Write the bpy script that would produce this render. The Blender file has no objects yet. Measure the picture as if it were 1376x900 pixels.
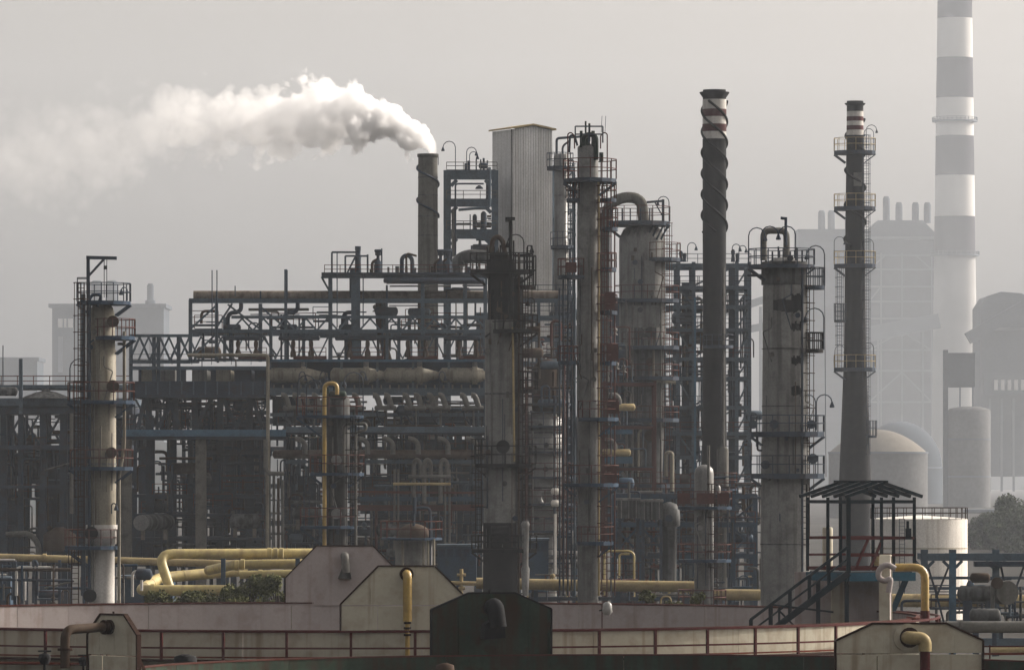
import bpy, bmesh, math, random
from mathutils import Vector, Matrix
S = bpy.context.scene
COL = S.collection
RD = random.Random(11)
PI = math.pi
# ------------------------------------------------------------------ camera, sky, sun, exposure
LENS = 200.0
F = LENS / 36.0 * 1376.0      # focal length in photo pixels
H = 12.0                      # camera height above the ground
cam_d = bpy.data.cameras.new('camera'); cam = bpy.data.objects.new('camera', cam_d); COL.objects.link(cam)
cam.location = (0, 0, H); cam.rotation_euler = (PI / 2, 0, 0)
cam_d.lens = LENS; cam_d.sensor_width = 36.0; cam_d.clip_start = 1.0; cam_d.clip_end = 20000.0
cam_d.shift_y = 190.0 / 1376.0
S.camera = cam
SUN_EL, SUN_AZ = math.radians(28), math.radians(61)
world = bpy.data.worlds.new('World'); S.world = world; world.use_nodes = True
wn, wl = world.node_tree.nodes, world.node_tree.links
wn.clear()
sky = wn.new('ShaderNodeTexSky'); sky.sky_type = 'NISHITA'; sky.sun_disc = False
sky.sun_elevation = SUN_EL; sky.sun_rotation = SUN_AZ; sky.air_density = 1.0; sky.dust_density = 9.0; sky.ozone_density = 1.0
hsv = wn.new('ShaderNodeHueSaturation'); hsv.inputs['Saturation'].default_value = 0.22
tint = wn.new('ShaderNodeMix'); tint.data_type = 'RGBA'; tint.blend_type = 'MULTIPLY'; tint.inputs[0].default_value = 1.0
tint.inputs[7].default_value = (1.0, 0.928, 0.864, 1)
bg = wn.new('ShaderNodeBackground'); bg.inputs['Strength'].default_value = 0.15
wo = wn.new('ShaderNodeOutputWorld')
wl.new(sky.outputs[0], hsv.inputs['Color']); wl.new(hsv.outputs[0], tint.inputs[6]); wl.new(tint.outputs[2], bg.inputs['Color']); wl.new(bg.outputs[0], wo.inputs['Surface'])
sun_d = bpy.data.lights.new('sun', 'SUN'); sun = bpy.data.objects.new('sun', sun_d); COL.objects.link(sun)
sun_d.energy = 2.5; sun_d.angle = math.radians(0.5); sun_d.color = (1.0, 0.925, 0.83)
sdir = Vector((math.sin(SUN_AZ) * math.cos(SUN_EL), math.cos(SUN_AZ) * math.cos(SUN_EL), math.sin(SUN_EL)))
sun.rotation_euler = sdir.to_track_quat('Z', 'Y').to_euler(); sun.location = (60, 60, 80)
S.view_settings.view_transform = 'Standard'; S.view_settings.look = 'None'; S.view_settings.gamma = 1.0
S.view_settings.exposure = 0.84
S.cycles.use_denoising = True
S.cycles.max_bounces = 10; S.cycles.diffuse_bounces = 3; S.cycles.glossy_bounces = 2; S.cycles.volume_bounces = 9
S.cycles.volume_step_rate = 1.0; S.cycles.volume_max_steps = 512
HAZE_DENSITY = 0.000085

# ------------------------------------------------------------------ picture measure -> place
def X(px, D): return (px - 688.0) * D / F
def Z(py, D): return H + (640.0 - py) * D / F
def P(px, py, D): return Vector((X(px, D), D, Z(py, D)))

# ------------------------------------------------------------------ materials
MATS = {}
def mat(name, c, rough=0.8, metal=0.0, var=0.22, scale=0.5, dirt=0.0, dirtc=(0.05, 0.035, 0.025), streak=0.0, fine=9.0, bump=0.0, spec=0.06, thr=0.5, fk=0.5):
    m = bpy.data.materials.new(name); m.use_nodes = True
    n, l = m.node_tree.nodes, m.node_tree.links
    b = n['Principled BSDF']; b.inputs['Roughness'].default_value = rough; b.inputs['Metallic'].default_value = metal
    b.inputs['Specular IOR Level'].default_value = spec
    g = n.new('ShaderNodeNewGeometry')
    kk = 1.0 if name.startswith(('far_', 'leaf', 'white_paint', 'buff')) else 1.15 if name == 'corrugated' else 0.85 if name in ('yellow_pipe', 'ochre_pipe', 'white_band', 'tan_pipe', 'corrugated', 'dark_red') else 0.9 if name in ('cream_paint', 'pink_paint') else 0.55 if name == 'green_tank' else 0.7 if name in ('dark_steel', 'blue_steel', 'blue_dark') else 0.55 if name in ('blue_steel', 'blue_steel_bright', 'dark_steel', 'blue_dark', 'blue_panel', 'red_rail', 'pale_clad', 'grey_clad', 'stack_grey') else 0.40
    c = tuple(x * kk for x in c); dirtc = tuple(x * kk for x in dirtc)
    def noise(sc, det=4, mp=None):
        t = n.new('ShaderNodeTexNoise'); t.inputs['Scale'].default_value = sc; t.inputs['Detail'].default_value = det
        src = g.outputs['Position']
        if mp:
            q = n.new('ShaderNodeMapping'); q.inputs['Scale'].default_value = mp; l.new(src, q.inputs['Vector']); src = q.outputs[0]
        l.new(src, t.inputs['Vector']); return t.outputs['Fac']
    def mixc(f, a, bb):
        x = n.new('ShaderNodeMix'); x.data_type = 'RGBA'
        l.new(f, x.inputs[0])
        for i, v in ((6, a), (7, bb)):
            if isinstance(v, tuple): x.inputs[i].default_value = v + (1,) if len(v) == 3 else v
            else: l.new(v, x.inputs[i])
        return x.outputs[2]
    def ramp(f, a, bb):
        r = n.new('ShaderNodeMapRange'); r.inputs[1].default_value = a; r.inputs[2].default_value = bb
        l.new(f, r.inputs[0]); return r.outputs[0]
    lo = tuple(x * (1 - var) for x in c); hi = tuple(min(0.9, x * (1 + var)) for x in c)
    col = mixc(ramp(noise(scale), 0.3, 0.7), lo, hi)
    fl = n.new('ShaderNodeMix'); fl.data_type = 'RGBA'; fl.blend_type = 'MULTIPLY'; fl.inputs[0].default_value = fk
    l.new(col, fl.inputs[6]); fn = noise(fine, 3); l.new(fn, fl.inputs[7]); 
    br = n.new('ShaderNodeMix'); br.data_type = 'RGBA'; br.blend_type = 'MULTIPLY'; br.inputs[0].default_value = 1.0
    l.new(fl.outputs[2], br.inputs[6]); br.inputs[7].default_value = (1 / (1 - fk / 2),) * 3 + (1,); col = br.outputs[2]
    if streak:
        f = noise(1.0, 5, (3.0, 3.0, 0.16)); r = ramp(f, thr, thr + 0.16)
        k = n.new('ShaderNodeMath'); k.operation = 'MULTIPLY'; l.new(r, k.inputs[0]); k.inputs[1].default_value = streak
        col = mixc(k.outputs[0], col, dirtc)
    if dirt:
        r = ramp(noise(1.7, 6), 0.5, 0.66)
        k = n.new('ShaderNodeMath'); k.operation = 'MULTIPLY'; l.new(r, k.inputs[0]); k.inputs[1].default_value = dirt
        col = mixc(k.outputs[0], col, dirtc)
    l.new(col, b.inputs['Base Color'])
    if bump:
        bp = n.new('ShaderNodeBump'); bp.inputs['Strength'].default_value = bump; bp.inputs['Distance'].default_value = 0.05
        l.new(fn, bp.inputs['Height']); l.new(bp.outputs[0], b.inputs['Normal'])
    MATS[name] = m; return m
RUST = (0.07, 0.032, 0.018)
mat('blue_steel', (0.088, 0.122, 0.155), dirt=0.35, dirtc=(0.05, 0.045, 0.04), scale=0.3)
mat('blue_steel_bright', (0.09, 0.18, 0.27), dirt=0.3, dirtc=(0.05, 0.045, 0.04), scale=0.3)
mat('dark_steel', (0.044, 0.060, 0.084), dirt=0.3, dirtc=RUST)
mat('blue_dark', (0.03, 0.055, 0.09), dirt=0.25, dirtc=RUST)
mat('black_steel', (0.014, 0.016, 0.017), dirt=0.2, dirtc=RUST)
mat('red_rail', (0.125, 0.05, 0.042), dirt=0.3, dirtc=RUST)
mat('dark_red', (0.06, 0.008, 0.008), dirt=0.2, dirtc=RUST, rough=0.5)
mat('orange_red', (0.22, 0.045, 0.02), dirt=0.3, dirtc=RUST)
mat('rust_pipe', (0.12, 0.085, 0.06), dirt=0.6, dirtc=RUST, streak=0.4, scale=0.4)
mat('grey_pipe', (0.24, 0.235, 0.215), dirt=0.35, dirtc=(0.06, 0.05, 0.04), rough=0.5)
mat('silver_clad', (0.42, 0.42, 0.41), rough=0.42, metal=0.25, dirt=0.25, dirtc=(0.10, 0.09, 0.08), streak=0.25)
mat('pale_clad', (0.36, 0.33, 0.26), rough=0.55, dirt=0.15, dirtc=(0.10, 0.075, 0.05), streak=0.55, scale=0.35)
mat('grey_clad', (0.27, 0.27, 0.26), rough=0.55, dirt=0.3, dirtc=(0.055, 0.05, 0.045), streak=0.55, scale=0.3)
mat('dirty_clad', (0.19, 0.195, 0.195), rough=0.65, dirt=0.55, dirtc=(0.03, 0.03, 0.028), streak=0.7, scale=0.35, thr=0.44)
mat('black_clad', (0.020, 0.022, 0.026), rough=0.9, spec=0.12, dirt=0.35, dirtc=(0.05, 0.04, 0.035))
mat('black_char', (0.016, 0.016, 0.018), rough=0.9, spec=0.1, var=0.5, dirt=0.3, dirtc=(0.04, 0.035, 0.03))
mat('concrete', (0.24, 0.225, 0.20), rough=0.9, var=0.2, dirt=0.4, dirtc=(0.07, 0.065, 0.06), streak=0.5, scale=0.3, bump=0.15)
mat('stack_grey', (0.16, 0.155, 0.14), rough=0.8, dirt=0.4, dirtc=(0.07, 0.065, 0.055), streak=0.6, scale=0.25)
mat('corrugated', (0.46, 0.46, 0.455), rough=0.5, var=0.1, streak=0.3, dirtc=(0.2, 0.19, 0.17))
mat('yellow_pipe', (0.43, 0.34, 0.12), fk=0.4, rough=0.5, var=0.16, streak=0.3, dirt=0.45, dirtc=(0.17, 0.12, 0.05), spec=0.5)
mat('weathered_pipe', (0.36, 0.30, 0.24), dirt=0.5, dirtc=RUST, scale=0.15, streak=0.4)
mat('ochre_pipe', (0.38, 0.25, 0.05), rough=0.42, var=0.15, dirt=0.35, dirtc=(0.12, 0.06, 0.02), spec=0.5)
mat('tan_pipe', (0.34, 0.27, 0.14), rough=0.5, dirt=0.35, dirtc=(0.12, 0.08, 0.05))
mat('cream_paint', (0.42, 0.39, 0.31), rough=0.6, var=0.07, fk=0.18, dirt=0.3, dirtc=(0.16, 0.11, 0.06), streak=0.6, scale=0.5, thr=0.54)
mat('pink_paint', (0.34, 0.305, 0.295), rough=0.65, var=0.08, fk=0.18, dirt=0.25, dirtc=(0.15, 0.09, 0.07), streak=0.36, scale=0.4, thr=0.54)
mat('rim_red', (0.13, 0.04, 0.028), rough=0.8, dirt=0.5, dirtc=(0.05, 0.025, 0.015))
mat('shelter_blue', (0.02, 0.04, 0.055), rough=0.6, dirt=0.2, dirtc=RUST)
mat('green_tank', (0.032, 0.058, 0.038), rough=0.7, var=0.3, dirt=0.75, dirtc=(0.045, 0.022, 0.012), streak=0.7, scale=0.8, thr=0.47)
mat('edge_rust', (0.06, 0.026, 0.016), rough=0.85, dirt=0.4, dirtc=(0.02, 0.014, 0.01))
mat('teal_beam', (0.035, 0.15, 0.23), rough=0.5, dirt=0.3, dirtc=RUST)
mat('blue_panel', (0.05, 0.09, 0.14), rough=0.6, dirt=0.4, dirtc=(0.05, 0.05, 0.05))
mat('white_paint', (0.62, 0.59, 0.54), rough=0.55, var=0.08, streak=0.3, dirtc=(0.3, 0.24, 0.18))
mat('white_band', (0.55, 0.53, 0.50), rough=0.6, var=0.08, streak=0.3, dirtc=(0.22, 0.2, 0.18))
mat('red_band', (0.13, 0.025, 0.03), rough=0.6, var=0.2)
mat('far_red_band', (0.030, 0.026, 0.032), rough=0.8, var=0.1, scale=0.05)
mat('far_white', (0.50, 0.49, 0.47), rough=0.8, var=0.06, scale=0.05)
mat('far_grey', (0.30, 0.295, 0.285), rough=0.8, var=0.1, scale=0.05)
mat('far_building', (0.040, 0.050, 0.062), rough=0.9, var=0.15, scale=0.06, fine=0.8)
mat('far_steel', (0.095, 0.11, 0.13), rough=0.8, var=0.1, scale=0.1)
mat('far_concrete', (0.085, 0.086, 0.087), rough=0.9, var=0.15, scale=0.06, fine=0.8)
mat('far_dark', (0.045, 0.056, 0.07), rough=0.9, scale=0.06)
mat('buff_roof', (0.12, 0.108, 0.09), rough=0.7, var=0.1)
mat('ground_dirt', (0.06, 0.055, 0.048), rough=0.95, var=0.35, scale=0.02, fine=0.6)
mat('leaf_olive', (0.075, 0.08, 0.03), rough=0.8, var=0.6, scale=2.2)
mat('leaf_dark', (0.055, 0.068, 0.042), rough=0.8, var=0.6, scale=0.7)
mat('hill_scrub', (0.045, 0.055, 0.058), rough=0.9, var=0.3, scale=0.03, fine=0.5)
mat('bark', (0.06, 0.045, 0.032), rough=0.9)
mat('bulb_glass', (0.5, 0.5, 0.48), rough=0.2)
mat('green_valve', (0.03, 0.06, 0.045), rough=0.6, dirt=0.4, dirtc=RUST)

# ------------------------------------------------------------------ mesh building
class MB:
    def __init__(s): s.v = []; s.f = []; s.sm = []
    def add(s, vs, fs, smooth=False):
        o = len(s.v); s.v += [tuple(v) for v in vs]; s.f += [tuple(i + o for i in f) for f in fs]; s.sm += [smooth] * len(fs); return s
    def box(s, a, b):
        (x0, y0, z0), (x1, y1, z1) = a, b
        return s.add([(x0, y0, z0), (x1, y0, z0), (x1, y1, z0), (x0, y1, z0), (x0, y0, z1), (x1, y0, z1), (x1, y1, z1), (x0, y1, z1)],
                     [(0, 3, 2, 1), (4, 5, 6, 7), (0, 1, 5, 4), (1, 2, 6, 5), (2, 3, 7, 6), (3, 0, 4, 7)])
    def bar(s, a, b, w, h=None):
        m = bar_matrix(a, b, w, h or w)
        vs = [m @ Vector(c) for c in CUBE_V]; return s.add(vs, CUBE_F)
    def tube(s, pts, r, n=8, caps=True, smooth=True):
        pts = [Vector(p) for p in pts]; k = len(pts)
        rr = r if isinstance(r, (list, tuple)) else [r] * k
        T = [((pts[min(i + 1, k - 1)] - pts[max(i - 1, 0)]).normalized()) for i in range(k)]
        u = Vector((0, 0, 1)) if abs(T[0].z) < 0.9 else Vector((1, 0, 0))
        u = (u - T[0] * u.dot(T[0])).normalized(); vs = []
        for i in range(k):
            u = (u - T[i] * u.dot(T[i])).normalized(); w = T[i].cross(u)
            for j in range(n):
                a = 2 * PI * (j + 0.5) / n; vs.append(pts[i] + (u * math.cos(a) + w * math.sin(a)) * rr[i])
        fs = [(i * n + j, i * n + (j + 1) % n, (i + 1) * n + (j + 1) % n, (i + 1) * n + j) for i in range(k - 1) for j in range(n)]
        s.add(vs, fs, smooth)
        if caps: s.add([vs[j] for j in range(n)] + [vs[(k - 1) * n + j] for j in range(n)], [tuple(range(n))[::-1], tuple(range(n, 2 * n))])
        return s
    def lathe(s, prof, c, n=24, smooth=True):
        vs = []; cx, cy = c[0], c[1]
        for r, z in prof:
            for j in range(n):
                a = 2 * PI * j / n; vs.append((cx + r * math.cos(a), cy + r * math.sin(a), z))
        k = len(prof)
        fs = [(i * n + j, i * n + (j + 1) % n, (i + 1) * n + (j + 1) % n, (i + 1) * n + j) for i in range(k - 1) for j in range(n)]
        s.add(vs, fs, smooth)
        s.add(vs[:n] + vs[-n:], [tuple(range(n))[::-1], tuple(range(n, 2 * n))])
        return s
    def prism(s, poly, d):          # poly: 3-d points of one face, d: offset vector
        n = len(poly); d = Vector(d); a = [Vector(p) for p in poly]; b = [p + d for p in a]
        return s.add(a + b, [tuple(range(n)), tuple(range(2 * n - 1, n - 1, -1))] + [(i, i + n, (i + 1) % n + n, (i + 1) % n) for i in range(n)])
CUBE_V = [(x, y, z) for z in (-.5, .5) for y in (-.5, .5) for x in (-.5, .5)]
CUBE_F = [(0, 2, 3, 1), (4, 5, 7, 6), (0, 1, 5, 4), (2, 6, 7, 3), (0, 4, 6, 2), (1, 3, 7, 5)]
def bar_matrix(a, b, w, h, upright=False):     # upright: h is the height of a lying bar
    a, b = Vector(a), Vector(b); d = b - a; L = d.length or 1e-4; z = d / L
    up = (Vector((0, 0, 1)) if abs(z.z) < 0.9 else Vector((0, 1, 0))) if upright else Vector((0, 1, 0)) if abs(z.y) < 0.9 else Vector((0, 0, 1))
    x = up.cross(z).normalized(); y = z.cross(x)
    m = Matrix((x * w, y * h, d)).transposed().to_4x4(); m.translation = (a + b) / 2; return m
OFF = {}
def off(o): return OFF.get(o.name, Vector((0, 0, 0))) if o else Vector((0, 0, 0))
def mesh_of(name, mb, m, o=Vector((0, 0, 0))):
    me = bpy.data.meshes.new(name); me.from_pydata([(v[0] - o.x, v[1] - o.y, v[2] - o.z) for v in mb.v], [], mb.f)
    me.polygons.foreach_set('use_smooth', mb.sm); me.materials.append(MATS[m]); me.update(); return me
def link(name, me, parent=None):
    ob = bpy.data.objects.new(name, me); COL.objects.link(ob)
    if parent: ob.parent = parent
    return ob
def tag(o, label=None, cat=None, group=None, kind=None):
    for k, v in (('label', label), ('category', cat), ('group', group), ('kind', kind)):
        if v: o[k] = v
    if cat and not kind: o['kind'] = 'thing'
    return o
def thing(name, label, cat, loc, group=None):
    o = bpy.data.objects.new(name, None); COL.objects.link(o); o.location = loc; o.empty_display_size = 0.5
    OFF[o.name] = Vector(loc); return tag(o, label, cat, group)
def part(name, mb, m, parent):
    ob = link(name, mesh_of(name, mb, m, off(parent)), parent); OFF[ob.name] = off(parent); return ob
def solo(name, mb, m, label=None, cat=None, group=None, kind=None):
    xs, ys, zs = zip(*mb.v); o = Vector(((min(xs) + max(xs)) / 2, (min(ys) + max(ys)) / 2, min(zs)))
    ob = link(name, mesh_of(name, mb, m, o)); ob.location = o; OFF[ob.name] = o; return tag(ob, label, cat, group, kind)
UNIT = {}
def unit(kind, m):
    if (kind, m) not in UNIT:
        mb = MB()
        if kind == 'box': mb.add(CUBE_V, CUBE_F)
        else: mb.tube([(0, 0, -.5), (0, 0, .5)], .5, n=12)
        UNIT[kind, m] = mesh_of(kind + '_' + m, mb, m)
    return UNIT[kind, m]
def ubar(name, a, b, w, h, m, parent, kind='box'):
    ob = link(name, unit(kind, m), parent); o = off(parent)
    ob.matrix_local = bar_matrix(Vector(a) - o, Vector(b) - o, w, h, True); return ob
def bend(pts, r, k=5):
    pts = [Vector(p) for p in pts]; out = [pts[0]]
    for i in range(1, len(pts) - 1):
        a, b, c = pts[i - 1], pts[i], pts[i + 1]
        d1, d2 = (a - b), (c - b); q = min(r, d1.length * .49, d2.length * .49)
        p1, p2 = b + d1.normalized() * q, b + d2.normalized() * q
        for j in range(k + 1):
            t = j / k; out.append((p1 * (1 - t) + b * t) * (1 - t) + (b * (1 - t) + p2 * t) * t)
    out.append(pts[-1]); return out
def rail_mb(pts, h=1.1, sp=1.4, w=0.055, closed=False, mids=(0.52,)):
    mb = MB(); pts = [Vector(p) for p in pts]
    if closed: pts = pts + [pts[0]]
    up = Vector((0, 0, 1))
    for i in range(len(pts) - 1):
        a, b = pts[i], pts[i + 1]; n = max(1, round((b - a).length / sp))
        for j in range(n): q = a.lerp(b, j / n); mb.bar(q, q + up * h, w)
        for f in (1.0,) + tuple(mids): mb.bar(a + up * h * f, b + up * h * f, w * .9)
    mb.bar(pts[-1], pts[-1] + up * h, w); return mb

class G:                              # a thing standing at depth D; its parts are given in photo pixels at that depth (dy metres behind)
    def __init__(s, name, label, cat, px, D, group=None, z=0.0):
        s.D = D; s.px = px; s.root = thing(name, label, cat, (X(px, D), D, z), group)
    def m(s, n, dy=0): return n * (s.D + dy) / F
    def p(s, q, dy=0):
        d = s.D + dy + (q[2] if len(q) > 2 else 0); return P(q[0], q[1], d)
    def bar(s, name, a, b, w, m, dy=0, h=None, par=None):
        return ubar(name, s.p(a, dy), s.p(b, dy), s.m(w), s.m(h or w), m, par or s.root)
    def rod(s, name, a, b, w, m, dy=0, par=None):
        return ubar(name, s.p(a, dy), s.p(b, dy), s.m(w), s.m(w), m, par or s.root, 'rod')
    def yb(s, name, q, d0, d1, w, m, h=None, par=None):     # bar running in depth at fixed x, z
        a = s.p(q, d0); b = Vector((a.x, s.D + d1, a.z)); return ubar(name, a, b, s.m(w), s.m(h or w), m, par or s.root)
    def post(s, name, px, py, w, m, dy=0, py1=None, h=None, par=None):
        a = s.p((px, py), dy); b = Vector((a.x, a.y, 0.0 if py1 is None else Z(py1, s.D + dy)))
        return ubar(name, b, a, s.m(w), s.m(h or w), m, par or s.root)
    def pipe(s, name, pts, w, m, dy=0, br=None, n=10, par=None, flange=None):
        w3 = [s.p(q, dy) for q in pts]; r = s.m(w) / 2
        mb = MB().tube(bend(w3, s.m(br if br is not None else w * 1.6)), r, n=n)
        for q in flange or ():
            c = s.p(q, dy); ax = Vector(q[3]) if len(q) > 3 else Vector((0, 0, 1)); mb.tube([c - ax * r * .35, c + ax * r * .35], r * 1.5, n=n)
        return part(name, mb, m, par or s.root)
    def box(s, name, x0, x1, y0, y1, d0, d1, m, par=None):
        a = s.p((x0, y1), d0); b = s.p((x1, y0), d0)
        return part(name, MB().box((a.x, s.D + d0, a.z), (b.x, s.D + d1, b.z)), m, par or s.root)
    def lathe(s, name, px, prof, m, dy=0, n=28, par=None, ground=False):
        c = s.p((px, 640), dy); q = [(s.m(w, dy), Z(y, s.D + dy)) for y, w in prof]
        if ground: q.append((q[-1][0], 0.0))
        return part(name, MB().lathe(q, (c.x, c.y), n), m, par or s.root)
    def hcyl(s, name, x0, x1, py, r, m, dy=0, par=None, heads=True, n=16):
        c = s.p((x0, py), dy); R = s.m(r); x1w = s.p((x1, py), dy).x; y, z = c.y, c.z; hd = R * .45 if heads else 0
        xs = [(c.x, 0.05), (c.x + hd * .3, .6), (c.x + hd, 1), (x1w - hd, 1), (x1w - hd * .3, .6), (x1w, .05)] if heads else [(c.x, 1), (x1w, 1)]
        mb = MB().tube([(q, y, z) for q, _ in xs], [R * k for _, k in xs], n=n); return part(name, mb, m, par or s.root)
    def plat(s, py, xl, xr, rail=22, th=4, m='dark_steel', mr='red_rail', ry=None, dy=0, br=None, n=14, w=0.055):
        a, b = s.p((xl, py), dy), s.p((xr, py), dy); cx, rx = (a.x + b.x) / 2, (b.x - a.x) / 2; ry = ry or rx
        pts = [Vector((cx + rx * math.cos(2 * PI * (j + .5) / n) / math.cos(PI / n), a.y + ry * math.sin(2 * PI * (j + .5) / n), a.z)) for j in range(n)]
        t = s.m(th); mb = MB().prism([q - Vector((0, 0, t)) for q in pts], (0, 0, t))
        o = part('platform', mb, m, s.root)
        if br:                             # (left shell edge px, right shell edge px): gusset brackets down to the shell
            g = MB()
            for e, q in ((xl, br[0]), (xr, br[1])):
                if abs(e - q) > 3:
                    A = s.p((e, py + th), dy); B = s.p((q, py + th), dy); C = s.p((q, py + th + abs(e - q) * .75), dy)
                    for yy in (-.5 * ry, .0, .5 * ry): g.bar((A.x, A.y + yy, A.z), (C.x, C.y + yy, C.z), .09)
            if g.v: part('bracket', g, m, o)
        if rail: part('railing', rail_mb(pts, s.m(rail), 1.3, w, True), mr, o)
        return o
    def rail(s, pts, h, m, par=None, sp=1.4, w=0.055, dy=0, name='railing'):
        return part(name, rail_mb([s.p(q, dy) for q in pts], s.m(h), sp, w), m, par or s.root)
    def ladder(s, px, py0, py1, wd=6, m='dark_steel', dy=-1.0, cage=True):
        mb = MB(); a, b = s.p((px - wd / 2, py0), dy), s.p((px + wd / 2, py0), dy); z1 = Z(py1, s.D + dy)
        for q in (a, b): mb.bar(q, (q.x, q.y, z1), .06)
        z = a.z
        while z > z1: mb.bar((a.x, a.y, z), (b.x, b.y, z), .035); z -= .3
        if cage:
            cx = (a.x + b.x) / 2; r = .42; zz = a.z; arcs = [(cx + r * math.cos(t), a.y - .12 - r * math.sin(t)) for t in [PI * k / 6 for k in range(7)]]
            while zz > z1 + 2:
                for k in range(6): mb.bar((arcs[k][0], arcs[k][1], zz), (arcs[k + 1][0], arcs[k + 1][1], zz), .05)
                zz -= .95
            for k in (1, 3, 5): mb.bar((arcs[k][0], arcs[k][1], a.z), (arcs[k][0], arcs[k][1], zz + .95), .04)
        return part('ladder', mb, m, s.root)
    def lamp(s, px, py, h, d=1, m='dark_steel', dy=0):   # goose-neck lamp: foot at (px, py), h px high, nods to side d
        r = h * .22; pts = [(px, py), (px, py - h + r)] + [(px + d * r * (1 - math.cos(t)), py - h + r - r * math.sin(t)) for t in [PI * k / 6 for k in range(1, 7)]]
        w3 = [s.p(q, dy) for q in pts]; o = part('lamp_post', MB().tube(w3, .036, n=6), m, s.root)
        e = w3[-1]; part('lamp_shade', MB().lathe([(.04, e.z + .05), (.07, e.z - .04), (.14, e.z - .22), (.12, e.z - .28)], (e.x, e.y), 10), m, o)
        return o
    def manway(s, px, py, r, m='rust_pipe', dy=-1.5, L=.5):
        c = s.p((px, py), dy); R = s.m(r); y = Vector((0, 1, 0))
        o = part('manway', MB().tube([c + y * L * 2, c], R * .8, n=16), m, s.root)
        part('cover', MB().tube([c - y * .02, c - y * .16], R, n=16), m, o); return o
    def truss(s, x0, x1, yt, yb, n, m, w=3, dy=0, chords=(6, 6), verts=True):
        for y, t in ((yt, chords[0]), (yb, chords[1])):
            if t: s.bar('chord', (x0, y), (x1, y), w + 1, m, dy, h=t)
        for i in range(n):
            a, b = x0 + (x1 - x0) * i / n, x0 + (x1 - x0) * (i + 1) / n; c = (a + b) / 2
            s.bar('brace', (a, yb - 2), (c, yt + 2), w, m, dy); s.bar('brace', (c, yt + 2), (b, yb - 2), w, m, dy)
    def xbrace(s, x0, x1, y0, y1, m, w=3, dy=0):
        s.bar('brace', (x0, y0), (x1, y1), w, m, dy); s.bar('brace', (x0, y1), (x1, y0), w, m, dy + .12)
    def frame(s, posts, levels, m, w, d1, bh=6, deck=None, wp=None):
        """posts: (px, top py), rows at depth 0 and d1; levels: (py, x0, x1); deck material lays a floor on each level"""
        for px, py in posts:
            for d in (0, d1):
                a = s.p((px, py)); ubar('post', (a.x, s.D + d, 0), (a.x, s.D + d, a.z), s.m(wp or w), s.m(wp or w), m, s.root)
        for py, x0, x1 in levels:
            a, b = s.p((x0, py)), s.p((x1, py)); hh = s.m(bh)
            for d in (0, d1):
                ubar('beam', (a.x, s.D + d, a.z - hh / 2), (b.x, s.D + d, b.z - hh / 2), s.m(w) * .96, hh, m, s.root)
            for px, pt in posts:
                if x0 - 2 <= px <= x1 + 2 and pt <= py + 2:
                    q = s.p((px, py)); ubar('beam', (q.x, s.D + .1, q.z - hh / 2), (q.x, s.D + d1 - .1, q.z - hh / 2), s.m(w) * .9, hh * .93, m, s.root)
            if deck: part('deck', MB().box((a.x, s.D + .02, a.z + .01), (b.x, s.D + d1, a.z + .06)), deck, s.root)
# ================================================================== ground, haze
gm = MB(); gm.add([(-1985, -45, 0), (1985, -45, 0), (1985, 5185, 0), (-1985, 5185, 0)], [(0, 1, 2, 3)])
solo('ground', gm, 'ground_dirt', kind='structure')
hz = MB().box((-1990, -50, -1.0), (1990, 5190, 385)); 
hm = bpy.data.materials.new('haze_air'); hm.use_nodes = True; hn = hm.node_tree.nodes; hn.clear()
pv = hn.new('ShaderNodeVolumePrincipled'); pv.inputs['Color'].default_value = (0.86, 0.92, 1.0, 1); pv.inputs['Density'].default_value = HAZE_DENSITY
pv.inputs['Anisotropy'].default_value = 0.25
ho = hn.new('ShaderNodeOutputMaterial'); hm.node_tree.links.new(pv.outputs[0], ho.inputs['Volume']); MATS['haze_air'] = hm
haze = solo('haze', hz, 'haze_air', kind='stuff')
haze['label'] = 'pale industrial haze lying over the whole plant'

# ================================================================== power station far behind
c = G('power_station_chimney', 'very tall chimney with broad grey-red and white bands, right of the boiler house', 'chimney', 1283, 3700)
hw = lambda y: 23.5 + (y - 20) * 0.0136
bands = [(-100, -32, 'far_white'), (-32, 25, 'far_red_band'), (25, 78, 'far_white'), (78, 132, 'far_red_band'), (132, 183, 'far_white'), (183, 236, 'far_red_band'), (236, 291, 'far_white'), (291, 343, 'far_red_band'), (343, 640, 'far_grey')]
for y0, y1, m in bands: c.lathe('painted_band', 1283, [(y0, hw(y0)), (y1, hw(y1))], m, n=36, ground=(y1 == 640))
for y in (163, 343): 
    o = c.lathe('gallery', 1283, [(y - 1.2, hw(y) + 5), (y + 1.2, hw(y) + 5)], 'far_steel', n=30)
    cc = P(1283, y, 3700); part('railing', rail_mb([(cc.x + c.m(hw(y) + 5) * math.cos(k * PI / 8), 3700 + c.m(hw(y) + 5) * math.sin(k * PI / 8), cc.z) for k in range(16)], c.m(5), 2.6, .3, True), 'far_steel', o)
b = G('boiler_house', 'huge hazy boiler house with pediment roof beside the banded chimney', 'building', 1170, 3800)
b.box('wall', 1165, 1258, 315, 700, 0, 60, 'far_building'); b.box('wall', 1072, 1165, 308, 700, 4, 55, 'far_building')
A = [b.p((1158, 318)), b.p((1180, 296)), b.p((1240, 296)), b.p((1262, 318))]; part('roof', MB().prism(A, (0, 55, 0)), 'far_building', b.root)
b.box('cornice', 1156, 1264, 318, 322, -3, 0, 'far_steel')
for px in (1104, 1117, 1191, 1208, 1230, 1246, 1140, 1152):
    t = 272 if px > 1180 else 283
    if px in (1191,): t = 264
    b.lathe('vent_stack', px, [(t, 3.2), (t + 3, 4.6), (t + 8, 4.8), (300 if px > 1180 else 320, 4.8)], 'far_building', dy=12, n=12)
for px in (1168, 1184, 1212, 1252): b.bar('steel_column', (px, 340), (px, 640), 2.2, 'far_steel', dy=-2.5)
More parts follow.
